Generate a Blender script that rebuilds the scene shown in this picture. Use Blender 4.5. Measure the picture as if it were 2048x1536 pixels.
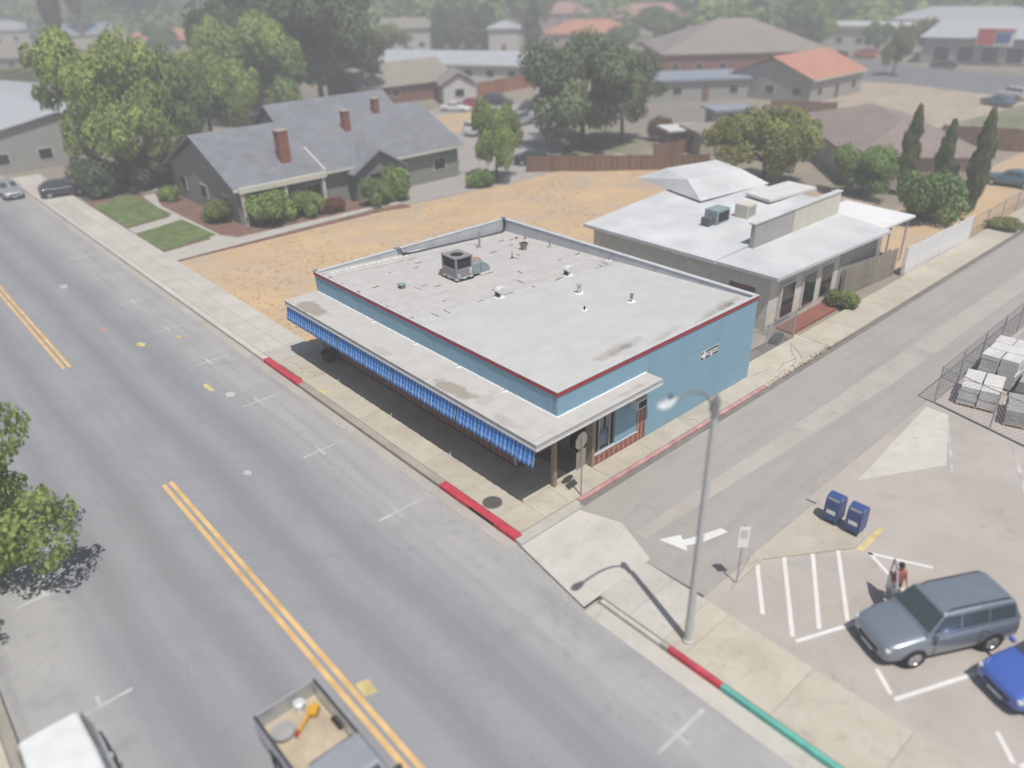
import bpy, math, random
from mathutils import Vector, Matrix, Quaternion
PI = math.pi
R = math.radians
rnd = random.Random(11)
for o in list(bpy.data.objects):
    bpy.data.objects.remove(o)
scene = bpy.context.scene
COL = scene.collection

# ------------------------------------------------------------------ camera, sky, sun, exposure
cam_data = bpy.data.cameras.new('camera')
cam = bpy.data.objects.new('camera', cam_data)
COL.objects.link(cam)
YAW, PITCH, ROLL = 0.8515, 0.5021, -0.0263
F = Vector((math.cos(YAW) * math.cos(PITCH), math.sin(YAW) * math.cos(PITCH), -math.sin(PITCH)))
Rt = Vector((math.sin(YAW), -math.cos(YAW), 0))
Up = Rt.cross(F)
R2 = Rt * math.cos(ROLL) + Up * math.sin(ROLL)
U2 = Up * math.cos(ROLL) - Rt * math.sin(ROLL)
CAM = Vector((-17.8725, -17.8298, 18.6563))
cam.matrix_world = Matrix(((R2.x, U2.x, -F.x, CAM.x), (R2.y, U2.y, -F.y, CAM.y), (R2.z, U2.z, -F.z, CAM.z), (0, 0, 0, 1)))
cam_data.sensor_width = 36
cam_data.lens = 1537.75 / 2048 * 36
cam_data.clip_start = 0.1
cam_data.clip_end = 6000
cam_data.dof.use_dof = True
cam_data.dof.focus_distance = 36.0
cam_data.dof.aperture_fstop = 0.10
scene.camera = cam

SUN_TO = Vector((-0.148, -0.425, 1.0)).normalized()
world = bpy.data.worlds.new('World')
scene.world = world
world.use_nodes = True
wn = world.node_tree
bg = wn.nodes['Background']
sky_tex = wn.nodes.new('ShaderNodeTexSky')
sky_tex.sky_type = 'NISHITA'
sky_tex.sun_disc = False
sky_tex.sun_elevation = math.asin(SUN_TO.z)
sky_tex.sun_rotation = math.atan2(SUN_TO.x, SUN_TO.y)
sky_tex.dust_density = 2.0
wn.links.new(sky_tex.outputs[0], bg.inputs[0])
bg.inputs[1].default_value = 0.07
sun_data = bpy.data.lights.new('sun', 'SUN')
sun_data.energy = 4.1
sun_data.angle = R(0.55)
sun_data.color = (1.0, 0.955, 0.89)
sun = bpy.data.objects.new('sun', sun_data)
COL.objects.link(sun)
sun.rotation_euler = (-SUN_TO).to_track_quat('-Z', 'Y').to_euler()
sun.location = (0, -30, 60)
vs = scene.view_settings
vs.view_transform = 'Standard'
vs.look = 'None'
vs.gamma = 1
vs.exposure = 0.2
HAZE = 0.0036
vs.use_curve_mapping = False

# ------------------------------------------------------------------ materials
MATS = {}
class NT:
    def __init__(s, name):
        s.m = bpy.data.materials.new(name)
        s.m.use_nodes = True
        s.t = s.m.node_tree
        s.b = s.t.nodes['Principled BSDF']
        s.tc = None
    def n(s, typ, **kw):
        nd = s.t.nodes.new(typ)
        for k, v in kw.items():
            setattr(nd, k, v)
        return nd
    def l(s, a, b):
        s.t.links.new(a, b)
    def obj(s):
        if not s.tc:
            s.tc = s.n('ShaderNodeTexCoord')
        return s.tc.outputs['Object']
    def mapping(s, loc=(0, 0, 0), scale=(1, 1, 1), rot=(0, 0, 0), vec=None):
        m = s.n('ShaderNodeMapping')
        m.inputs['Location'].default_value = loc
        m.inputs['Scale'].default_value = scale
        m.inputs['Rotation'].default_value = rot
        s.l(vec if vec is not None else s.obj(), m.inputs['Vector'])
        return m.outputs[0]
    def noise(s, scale, detail=4, rough=.55, vec=None, dist=0):
        t = s.n('ShaderNodeTexNoise')
        t.inputs['Scale'].default_value = scale
        t.inputs['Detail'].default_value = detail
        t.inputs['Roughness'].default_value = rough
        t.inputs['Distortion'].default_value = dist
        s.l(vec if vec is not None else s.obj(), t.inputs['Vector'])
        return t.outputs['Fac']
    def rng(s, val, a, b, c=0., d=1.):
        m = s.n('ShaderNodeMapRange')
        m.inputs['From Min'].default_value = a
        m.inputs['From Max'].default_value = b
        m.inputs['To Min'].default_value = c
        m.inputs['To Max'].default_value = d
        s.l(val, m.inputs['Value'])
        return m.outputs[0]
    def math(s, op, a, b=None):
        m = s.n('ShaderNodeMath', operation=op)
        for i, v in enumerate((a, b)):
            if v is None:
                continue
            if isinstance(v, (int, float)):
                m.inputs[i].default_value = v
            else:
                s.l(v, m.inputs[i])
        return m.outputs[0]
    def mix(s, fac, a, b, blend='MIX'):
        m = s.n('ShaderNodeMix', data_type='RGBA', blend_type=blend)
        for sock, v in ((m.inputs[0], fac), (m.inputs[6], a), (m.inputs[7], b)):
            if isinstance(v, (int, float)):
                sock.default_value = v
            elif isinstance(v, tuple):
                sock.default_value = (*v[:3], 1)
            else:
                s.l(v, sock)
        return m.outputs[2]
    def blob(s, x, y, a, b, nscale=1.2, amt=.6, rot=0, soft=.5):
        v = s.mapping(loc=(-x, -y, 0))
        v = s.mapping(vec=v, rot=(0, 0, -rot))
        v = s.mapping(vec=v, scale=(1 / a, 1 / b, 0))
        ln = s.n('ShaderNodeVectorMath', operation='LENGTH')
        s.l(v, ln.inputs[0])
        nz = s.noise(nscale, 5)
        t = s.math('ADD', ln.outputs['Value'], s.rng(nz, .25, .75, -amt, amt))
        return s.rng(t, 1.0, 1.0 - soft)
    def cracks(s, scale, width, warp=.5, mask_scale=.15, vec=None):
        v = vec if vec is not None else s.obj()
        nz = s.n('ShaderNodeTexNoise')
        nz.inputs['Scale'].default_value = scale * 2.2
        nz.inputs['Detail'].default_value = 5
        s.l(v, nz.inputs['Vector'])
        ad = s.n('ShaderNodeVectorMath', operation='SCALE')
        s.l(nz.outputs['Color'], ad.inputs[0])
        ad.inputs['Scale'].default_value = warp / scale
        sm = s.n('ShaderNodeVectorMath', operation='ADD')
        s.l(v, sm.inputs[0])
        s.l(ad.outputs[0], sm.inputs[1])
        vo = s.n('ShaderNodeTexVoronoi', feature='DISTANCE_TO_EDGE')
        vo.inputs['Scale'].default_value = scale
        s.l(sm.outputs[0], vo.inputs['Vector'])
        line = s.rng(vo.outputs['Distance'], width * scale, 0)
        return s.math('MULTIPLY', line, s.rng(s.noise(mask_scale, 3, vec=v), .48, .62))
    def bump(s, h, strength=.3, dist=.02):
        b = s.n('ShaderNodeBump')
        b.inputs['Strength'].default_value = strength
        b.inputs['Distance'].default_value = dist
        s.l(h, b.inputs['Height'])
        s.l(b.outputs[0], s.b.inputs['Normal'])
    def done(s, col, rough=.8, metal=0, spec=.3):
        if isinstance(col, tuple):
            s.b.inputs['Base Color'].default_value = (*col[:3], 1)
        else:
            s.l(col, s.b.inputs['Base Color'])
        s.b.inputs['Roughness'].default_value = rough
        s.b.inputs['Metallic'].default_value = metal
        s.b.inputs['Specular IOR Level'].default_value = spec
        return s.m

def sc(c, k):
    return tuple(min(1, x * k) for x in c)

def mat(name, col, rough=.8, var=.12, scale=3., col2=None, bump=0., bscale=40., metal=0., spec=.3, orand=0.):
    """plain surface with two octaves of uneven colour and an optional fine relief"""
    t = NT(name)
    a = t.noise(scale, 5)
    b = t.noise(scale * .23, 3)
    c = t.mix(t.rng(a, .3, .7), sc(col, 1 - var), sc(col2 or col, 1 + var))
    c = t.mix(t.rng(b, .3, .7), c, t.mix(1., c, (1 - var * .8,) * 3, 'MULTIPLY'))
    if orand:
        oi = t.n('ShaderNodeObjectInfo')
        hs = t.n('ShaderNodeHueSaturation')
        t.l(t.rng(oi.outputs['Random'], 0, 1, 1 - orand, 1 + orand), hs.inputs['Value'])
        t.l(c, hs.inputs['Color'])
        c = hs.outputs[0]
    if bump:
        t.bump(t.noise(bscale, 4), bump)
    m = t.done(c, rough, metal, spec)
    MATS[name] = m
    return m

def M(n):
    return MATS[n]

# stuccoed walls
def mk_stucco():
    t = NT('blue_stucco')
    st = t.noise(1.0, 4, vec=t.mapping(scale=(.8, .8, .3)))
    c = t.mix(t.rng(t.noise(7, 6), .3, .7), (.195, .335, .435), (.230, .385, .488))
    c = t.mix(t.rng(st, .5, .75, 0, .4), c, (.165, .29, .385))
    c = t.mix(t.rng(t.noise(1.3, 6, .65), .55, .72, 0, .4), c, (.255, .395, .48))
    c = t.mix(t.rng(t.noise(24, 4), .62, .75, 0, .35), c, (.14, .26, .35))
    c = t.mix(t.rng(t.noise(.5, 3), .55, .7, 0, .35), c, (.25, .43, .54))
    t.bump(t.noise(55, 5, .7), .35, .012)
    MATS['blue_stucco'] = t.done(c, .9)
mk_stucco()
def mk_roof_new():
    t = NT('roof_new')
    c = t.mix(t.rng(t.noise(1.1, 6), .3, .7), (.445, .448, .448), (.50, .502, .50))
    # lapped sheet edges every 0.95 m
    sx = t.n('ShaderNodeSeparateXYZ')
    t.l(t.mapping(loc=(0, 0, 0), rot=(0, 0, .02)), sx.inputs[0])
    fr = t.math('FRACT', t.math('MULTIPLY', sx.outputs['Y'], 1 / .95))
    seam = t.math('LESS_THAN', fr, .05)
    c = t.mix(t.math('MULTIPLY', seam, t.rng(t.noise(.8, 3), .35, .6, .15, .6)), c, (.385, .39, .395))
    for x, y, a, b, k in ((4.6, .95, 1.7, .42, .8), (11.4, .55, 2.3, .35, .8), (7.4, .5, 1.2, .22, .4), (2.6, 3.6, .9, .15, .16), (5.2, 7.1, .5, .2, .18)):
        c = t.mix(t.math('MULTIPLY', t.blob(x, y, a, b, 1.6, .55, .12, .8), k), c, (.27, .235, .19))
    for x, y, a, b in ((4.9, .9, .55, .2), (11.9, .5, .9, .16)):
        c = t.mix(t.math('MULTIPLY', t.blob(x, y, a, b, 3, .5, .12, .7), .6), c, (.13, .11, .09))
    c = t.mix(t.rng(t.noise(.45, 5, .6, dist=1.), .52, .7, 0, .4), c, (.41, .41, .41))
    c = t.mix(t.rng(t.noise(5, 5), .6, .75, 0, .3), c, (.38, .375, .37))
    c = t.mix(t.rng(t.noise(22, 3), .62, .75, 0, .3), c, (.36, .36, .36))
    t.bump(t.noise(90, 3), .12, .01)
    MATS['roof_new'] = t.done(c, .75)
mk_roof_new()
def mk_roof_old():
    t = NT('roof_old')
    c = t.mix(t.rng(t.noise(1.7, 6), .3, .7), (.42, .41, .40), (.49, .483, .475))
    sx = t.n('ShaderNodeSeparateXYZ')
    t.l(t.obj(), sx.inputs[0])
    fr = t.math('FRACT', t.math('MULTIPLY', sx.outputs['Y'], 1 / .95))
    seam = t.math('LESS_THAN', fr, .055)
    c = t.mix(t.math('MULTIPLY', seam, t.rng(t.noise(1.3, 4), .4, .6, .0, .75)), c, (.30, .28, .26))
    st = t.noise(1., 5, vec=t.mapping(scale=(1.2, 7, 1), rot=(0, 0, .05)))
    c = t.mix(t.rng(st, .54, .74, 0, .4), c, (.37, .345, .32))
    c = t.mix(t.math('MULTIPLY', t.cracks(.6, .02, .7, .5), .5), c, (.20, .18, .165))
    c = t.mix(t.rng(t.noise(13, 4), .63, .75, 0, .35), c, (.33, .31, .29))
    t.bump(t.noise(30, 5), .3, .015)
    MATS['roof_old'] = t.done(c, .85)
mk_roof_old()
def mk_canopy():
    t = NT('canopy_membrane')
    c = t.mix(t.rng(t.noise(1.5, 6), .3, .7), (.43, .42, .405), (.49, .48, .465))
    for x, y, a, b, k in ((-1.45, 16.4, .55, 1.55, .85), (-1.5, 4.4, .45, 1.35, .85), (-1.6, 1.1, .25, .9, .35), (-1.6, 9.6, .25, 1.0, .25), (3.6, -.6, .9, .2, .3), (-1.2, 3.0, .5, .5, .3)):
        c = t.mix(t.math('MULTIPLY', t.blob(x, y, a, b, 1.5, .4, 0, .35), k), c, (.285, .25, .20))
    sx = t.n('ShaderNodeSeparateXYZ')
    t.l(t.obj(), sx.inputs[0])
    fr = t.math('FRACT', t.math('MULTIPLY', t.math('ADD', sx.outputs['Y'], .6), 1 / 3.33))
    seam = t.math('LESS_THAN', fr, .008)
    c = t.mix(t.math('MULTIPLY', seam, t.rng(t.noise(.9, 2), .4, .6, .15, .8)), c, (.2, .19, .18))
    c = t.mix(t.rng(t.noise(16, 3), .64, .76, 0, .3), c, (.33, .32, .30))
    t.bump(t.noise(80, 3), .12, .01)
    MATS['canopy_membrane'] = t.done(c, .8)
mk_canopy()
def mk_concrete(name, a, b, dark, sc_=1.0):
    t = NT(name)
    oi = t.n('ShaderNodeObjectInfo')
    vec = t.n('ShaderNodeVectorMath', operation='ADD')
    t.l(t.obj(), vec.inputs[0])
    t.l(t.math('MULTIPLY', oi.outputs['Random'], 40), vec.inputs[1])
    v = vec.outputs[0]
    c = t.mix(t.rng(t.noise(.9 * sc_, 6, vec=v), .3, .7), a, b)
    c = t.mix(t.rng(t.noise(.45 * sc_, 4, vec=v, dist=.6), .52, .72, 0, .55), c, dark)
    c = t.mix(t.rng(t.noise(9, 4, vec=v), .60, .75, 0, .35), c, dark)
    c = t.mix(t.rng(t.noise(2.6 * sc_, 6, .65, vec=v, dist=.5), .55, .75, 0, .55), c, sc(dark, .8))
    c = t.mix(t.math('MULTIPLY', t.cracks(.45 * sc_, .018, vec=v, mask_scale=.3), .4), c, sc(dark, .5))
    c = t.mix(t.rng(t.noise(26, 3, vec=v), .66, .74, 0, .45), c, sc(dark, .5))
    c = t.mix(t.rng(t.noise(60, 2, vec=v), .35, .65, 0, .10), c, (.12, .11, .10))
    hs = t.n('ShaderNodeHueSaturation')
    t.l(t.rng(oi.outputs['Random'], 0, 1, .9, 1.08), hs.inputs['Value'])
    t.l(c, hs.inputs['Color'])
    t.bump(t.noise(70, 4, vec=v), .2, .008)
    MATS[name] = t.done(hs.outputs[0], .9)
mk_concrete('concrete', (.43, .395, .325), (.50, .465, .39), (.34, .305, .245))
mk_concrete('concrete_pale', (.46, .445, .40), (.53, .51, .47), (.38, .36, .32))
mk_concrete('lot_pavement', (.37, .335, .305), (.44, .40, .37), (.33, .31, .29), .5)
mk_concrete('kerb_concrete', (.30, .275, .24), (.38, .35, .30), (.16, .145, .125))
mk_concrete('alley_concrete', (.38, .355, .325), (.44, .415, .385), (.30, .28, .265), .6)
def mk_asphalt(name, lane=True, base=(.24, .247, .268), lt=(.325, .32, .315)):
    t = NT(name)
    c = t.mix(t.rng(t.noise(.35, 5), .3, .7), base, sc(base, 1.14))
    if lane:
        sx = t.n('ShaderNodeSeparateXYZ')
        t.l(t.obj(), sx.inputs[0])
        X = t.math('ADD', sx.outputs['X'], t.rng(t.noise(.12, 2), .3, .7, -.25, .25))
        # bleached parking strips along both kerbs, worn wheel tracks between
        e1 = t.rng(X, -6.6, -5.4)
        e2 = t.rng(X, -16.2, -17.2)
        c = t.mix(t.math('MAXIMUM', e1, e2), c, t.mix(t.rng(t.noise(.5, 5), .3, .7), lt, sc(lt, 1.18)))
        for xt, w, k in ((-7.5, .6, .75), (-9.6, .6, .85), (-13.1, .6, .85), (-15.2, .55, .7)):
            d = t.math('ABSOLUTE', t.math('SUBTRACT', X, xt))
            c = t.mix(t.math('MULTIPLY', t.rng(d, w * 1.5, 0), k), c, sc(base, .74))
    # long streaks, tar patches, oil drips, cracks and stone chips
    stv = t.mapping(scale=(2.6, .10, 1) if lane else (.10, 2.2, 1))
    c = t.mix(t.rng(t.noise(1., 5, vec=stv), .45, .75, 0, .45), c, sc(base, .74))
    c = t.mix(t.rng(t.noise(.55, 5, dist=.8), .56, .72, 0, .35), c, sc(base, .74))
    c = t.mix(t.rng(t.noise(2.2, 5), .58, .70, 0, .25), c, sc(base, .65))
    c = t.mix(t.rng(t.noise(7, 3), .66, .74, 0, .5), c, sc(base, .45))
    c = t.mix(t.math('MULTIPLY', t.cracks(.32, .03), .3), c, sc(base, .5))
    c = t.mix(t.rng(t.noise(14, 5, .7), .3, .7, 0, .22), c, sc(base, .6))
    c = t.mix(t.rng(t.noise(120, 2), .3, .7, 0, .30), c, sc(lt, 1.25))
    t.bump(t.noise(160, 3), .3, .006)
    MATS[name] = t.done(c, .88)
mk_asphalt('street_asphalt')
mk_asphalt('alley_asphalt', False, (.31, .292, .275), (.36, .34, .32))
mk_asphalt('far_asphalt', False, (.17, .175, .19), (.21, .21, .21))
mk_asphalt('drive_asphalt', False, (.32, .30, .288), (.37, .35, .335))
def mk_field():
    t = NT('dry_field')
    c = t.mix(t.rng(t.noise(.35, 6, dist=.4), .35, .62), (.48, .345, .215), (.55, .395, .235))
    c = t.mix(t.rng(t.noise(.2, 5, dist=1.), .45, .62, 0, .9), c, (.44, .355, .27))
    c = t.mix(t.rng(t.noise(1.4, 6), .55, .72, 0, .5), c, (.36, .265, .17))
    c = t.mix(t.rng(t.noise(5, 4), .58, .7, 0, .5), c, (.54, .41, .22))
    t.bump(t.noise(9, 6), .35, .05)
    MATS['dry_field'] = t.done(c, .95)
mk_field()
def mk_ground():
    t = NT('town_ground')
    c = t.mix(t.rng(t.noise(.03, 5), .35, .65), (.30, .26, .20), (.22, .205, .18))
    c = t.mix(t.rng(t.noise(.02, 4, vec=t.mapping(loc=(70, 20, 0))), .5, .62), c, (.14, .165, .07))
    c = t.mix(t.rng(t.noise(.3, 5), .5, .7, 0, .5), c, (.36, .29, .20))
    MATS['town_ground'] = t.done(c, .95)
mk_ground()
mat('dirt', (.40, .33, .25), .95, .12, .4, (.44, .37, .29), .5, 8)
mat('bark_mulch', (.22, .13, .10), .95, .3, 3, None, .5, 20)
mat('lawn', (.105, .165, .052), .95, .25, 1.2, (.15, .19, .07), .6, 30)
mat('white_paint', (.66, .66, .645), .6, .06, 2)
mat('lamp_white', (.56, .58, .60), .5, .06, 3)
mat('roof_white', (.62, .62, .61), .6, .08, 1.5)
mat('sealant', (.82, .82, .80), .55, .04, 6)
mat('red_paint', (.33, .035, .045), .55, .15, 3)
mat('kerb_red', (.50, .05, .075), .7, .22, 2.5, None, .2, 30)
mat('kerb_pink', (.50, .235, .255), .8, .2, 2.0, (.47, .30, .28))
mat('kerb_green', (.12, .42, .36), .75, .18, 2)
mat('fascia_grey', (.50, .52, .53), .5, .08, 4)
mat('fascia_dark', (.07, .075, .08), .6, .2, 4)
mat('liner_metal', (.42, .44, .47), .55, .10, 1.2, None, .15, 6)
mat('steel_grey', (.36, .37, .38), .45, .1, 8, None, 0, 40, .6)
mat('galv', (.45, .47, .48), .45, .12, 5, None, 0, 40, .7)
mat('pole_concrete', (.52, .53, .525), .9, .22, 45, None, .3, 60)
mat('black_metal', (.02, .02, .022), .5, .2, 5)
mat('rubber', (.02, .02, .02), .85, .2, 9)
mat('hvac_paint', (.235, .225, .24), .55, .08, 5)
mat('duct_paint', (.24, .31, .33), .6, .12, 3)
mat('rusty', (.30, .135, .075), .85, .4, 7, (.36, .30, .24))
mat('hvac_coil', (.03, .03, .035), .7, .3, 60)
mat('mortar', (.66, .57, .50), .95, .1, 8)
mat('red_brick', (.25, .060, .042), .85, .2, 9, (.31, .085, .055), .3, 50, 0, .3, .18)
mat('wood_tan', (.30, .235, .165), .75, .15, 5, None, .15, 30)
mat('wood_grey', (.27, .24, .205), .9, .2, 2, None, .2, 20, 0, .3, .14)
mat('wood_brown', (.20, .115, .075), .9, .2, 2, None, .2, 20, 0, .3, .14)
mat('wood_orange', (.34, .13, .06), .9, .2, 2, None, .2, 20, 0, .3, .14)
mat('vinyl_white', (.74, .75, .76), .5, .05, 1)
mat('curtain', (.52, .52, .49), .9, .15, 3)
mat('reflection_blue', (.16, .20, .34), .6, .15, 3)
mat('paper', (.62, .64, .68), .7, .08, 5)
mat('sign_black', (.012, .012, .014), .5, .1, 5)
mat('sign_white', (.78, .78, .77), .5, .06, 4)
mat('sign_back', (.34, .305, .245), .5, .1, 6, None, 0, 40, .25)
mat('planter_wood', (.055, .028, .018), .8, .3, 8)
mat('soil', (.05, .035, .025), .95, .3, 12)
mat('iron', (.13, .12, .115), .7, .2, 12, None, .4, 60, .4)
mat('hole', (.015, .013, .012), .95, .1, 4)
mat('yellow_line', (.64, .40, .15), .75, .15, 1.3, (.66, .45, .21))
mat('faded_white', (.46, .46, .455), .85, .2, 1.4)
mat('faded_yellow', (.58, .48, .22), .85, .2, 2)
mat('bright_yellow', (.75, .62, .04), .8, .15, 5)
mat('mail_blue', (.035, .075, .24), .4, .08, 4, None, 0, 40, 0, .5)
mat('pallet_wood', (.42, .29, .17), .9, .2, 4)
mat('stone_white', (.58, .575, .56), .9, .12, 2, None, .3, 14)
mat('stone_grey', (.33, .33, .33), .9, .15, 2, None, .3, 14)
mat('shingle_grey', (.20, .21, .235), .9, .14, 1.1, None, .35, 14)
mat('shingle_brown', (.265, .215, .195), .9, .12, 1.0, None, .35, 14)
mat('shingle_tan', (.30, .27, .235), .9, .12, 1.0, None, .35, 14)
mat('shingle_hip', (.29, .255, .235), .9, .1, .8, None, .35, 12)
mat('tile_terra', (.50, .225, .155), .85, .14, 1.4, (.52, .26, .185), .5, 9)
mat('tile_pink', (.46, .27, .22), .85, .12, 1.2, None, .5, 9)
mat('metal_roof', (.45, .475, .50), .5, .07, .6)
mat('blue_roof', (.27, .31, .37), .6, .1, .7)
mat('neigh_roof', (.53, .55, .565), .8, .12, .35, (.57, .585, .595))
mat('wall_greygreen', (.235, .245, .225), .9, .08, 2, None, .15, 30)
mat('wall_cream', (.56, .535, .46), .9, .06, 2, None, .15, 30)
mat('wall_white', (.60, .59, .57), .9, .06, 2)
mat('wall_grey', (.36, .355, .34), .9, .08, 2)
mat('wall_pale', (.60, .575, .53), .9, .08, 2)
mat('wall_tan', (.38, .33, .275), .9, .1, 2)
mat('wall_brick', (.25, .10, .07), .9, .2, 4)
mat('wall_pink', (.46, .37, .345), .9, .08, 2)
mat('trim_cream', (.58, .57, .50), .7, .06, 3)
mat('trunk_bark', (.13, .10, .075), .95, .3, 4, None, .6, 18)
mat('palm_bark', (.23, .145, .095), .95, .25, 6, None, .6, 22)
mat('tarp_dark', (.10, .11, .12), .8, .2, 2)
mat('store_red', (.60, .05, .045), .5, .1, 2)
mat('store_blue', (.07, .12, .36), .5, .1, 2)
mat('skin', (.46, .28, .20), .6, .06, 9)
mat('shirt_rust', (.33, .115, .085), .9, .15, 9)
mat('trousers', (.06, .065, .085), .9, .2, 9)
mat('hair', (.03, .02, .015), .8, .2, 20)
mat('sand', (.46, .39, .29), .95, .1, 5)
mat('tool_yellow', (.62, .33, .035), .5, .12, 5)
mat('rim', (.50, .51, .52), .35, .05, 5, None, 0, 40, .7)
mat('tyre', (.022, .022, .023), .9, .2, 9)
mat('lens_clear', (.60, .62, .63), .15, .02, 3, None, 0, 40, 0, .6)
mat('lens_red', (.40, .02, .02), .2, .05, 3, None, 0, 40, 0, .6)
mat('lens_amber', (.60, .25, .05), .2, .05, 3, None, 0, 40, 0, .6)
mat('plastic_dark', (.035, .036, .038), .6, .1, 6)
mat('concrete_dark', (.20, .19, .175), .95, .2, 1.5)

def mk_glass(name, col, rough=.06, spec=.6):
    t = NT(name)
    MATS[name] = t.done(col, rough, 0, spec)
mk_glass('glass_dark', (.018, .022, .026))
mk_glass('car_glass', (.05, .068, .075), .08, .7)
mk_glass('fan_dark', (.03, .03, .033), .6, .3)
def mk_paint(name, col, metal=.35, rough=.32):
    t = NT(name)
    c = t.mix(t.rng(t.noise(2.2, 3), .3, .7), sc(col, .95), sc(col, 1.05))
    t.done(c, rough, metal, .5)
    t.b.inputs['Coat Weight'].default_value = .6
    t.b.inputs['Coat Roughness'].default_value = .12
    MATS[name] = t.m
for nm, c, mt in (('paint_slate', (.25, .295, .345), .5), ('paint_blue', (.07, .15, .52), .3), ('paint_white', (.66, .68, .68), 0), ('paint_silver', (.46, .48, .50), .5),
                  ('paint_dark', (.045, .05, .06), .4), ('paint_red', (.42, .03, .04), .2), ('paint_orange', (.60, .10, .03), .1), ('paint_teal', (.10, .19, .28), .4), ('paint_truck', (.43, .46, .49), .45)):
    mk_paint(nm, c, mt)
def mk_awning():
    t = NT('awning_cloth')
    sx = t.n('ShaderNodeSeparateXYZ')
    t.l(t.obj(), sx.inputs[0])
    y = t.math('ADD', sx.outputs['Y'], t.rng(t.noise(2.5, 2), .3, .7, -.012, .012))
    st = t.math('LESS_THAN', t.math('FRACT', t.math('MULTIPLY', y, 1 / .225)), .14)
    st2 = t.math('LESS_THAN', t.math('FRACT', t.math('ADD', t.math('MULTIPLY', y, 1 / .225), .42)), .05)
    zz = sx.outputs['Z']
    hz = t.math('MAXIMUM', t.math('LESS_THAN', t.math('ABSOLUTE', t.math('ADD', zz, .53)), .012), t.math('LESS_THAN', t.math('ABSOLUTE', t.math('ADD', zz, .60)), .012))
    f = t.math('MAXIMUM', st, t.math('MULTIPLY', hz, .5))
    c = t.mix(t.rng(t.noise(5, 5), .3, .7), (.004, .145, .52), (.010, .20, .62))
    c = t.mix(f, c, (.58, .68, .78))
    c = t.mix(t.rng(t.noise(1.2, 4), .6, .75, 0, .3), c, (.03, .09, .20))
    MATS['awning_cloth'] = t.done(c, .7)
mk_awning()
def leaf_mat(name, dark, light, trans=.25):
    t = NT(name)
    g = t.n('ShaderNodeNewGeometry')
    oi = t.n('ShaderNodeObjectInfo')
    c = t.mix(g.outputs['Random Per Island'], dark, light)
    hs = t.n('ShaderNodeHueSaturation')
    t.l(t.rng(oi.outputs['Random'], 0, 1, .485, .515), hs.inputs['Hue'])
    at = t.n('ShaderNodeAttribute', attribute_name='clump')
    t.l(t.math('MULTIPLY', t.rng(oi.outputs['Random'], 0, 1, 1.1, .9), t.math('ADD', at.outputs['Fac'], 1.)), hs.inputs['Value'])
    t.l(c, hs.inputs['Color'])
    t.done(hs.outputs[0], .6, 0, .25)
    tr = t.n('ShaderNodeBsdfTranslucent')
    t.l(t.mix(1., hs.outputs[0], (1.2, 1.25, .6), 'MULTIPLY'), tr.inputs['Color'])
    ms = t.n('ShaderNodeMixShader')
    ms.inputs[0].default_value = trans
    t.l(t.b.outputs[0], ms.inputs[1])
    t.l(tr.outputs[0], ms.inputs[2])
    t.l(ms.outputs[0], t.t.nodes['Material Output'].inputs[0])
    MATS[name] = t.m
leaf_mat('leaf_light', (0.17, 0.25, 0.055), (0.33, 0.42, 0.13))
leaf_mat('leaf_pale', (.20, .27, .08), (.36, .43, .16), .35)
leaf_mat('leaf_mid', (.13, .205, .06), (.26, .35, .115))
leaf_mat('leaf_dark', (.085, .12, .06), (.17, .21, .105))
leaf_mat('leaf_grey', (0.125, 0.17, 0.09), (0.225, 0.27, 0.155))
leaf_mat('leaf_olive', (0.16, 0.195, 0.045), (0.3, 0.335, 0.11))
leaf_mat('leaf_rust', (.17, .085, .04), (.27, .15, .08))
leaf_mat('leaf_cypress', (.105, .13, .05), (.20, .225, .095))
leaf_mat('dry_grass', (.48, .37, .235), (.60, .47, .29), .35)
leaf_mat('palm_dead', (.10, .075, .055), (.19, .15, .11), .1)

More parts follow.
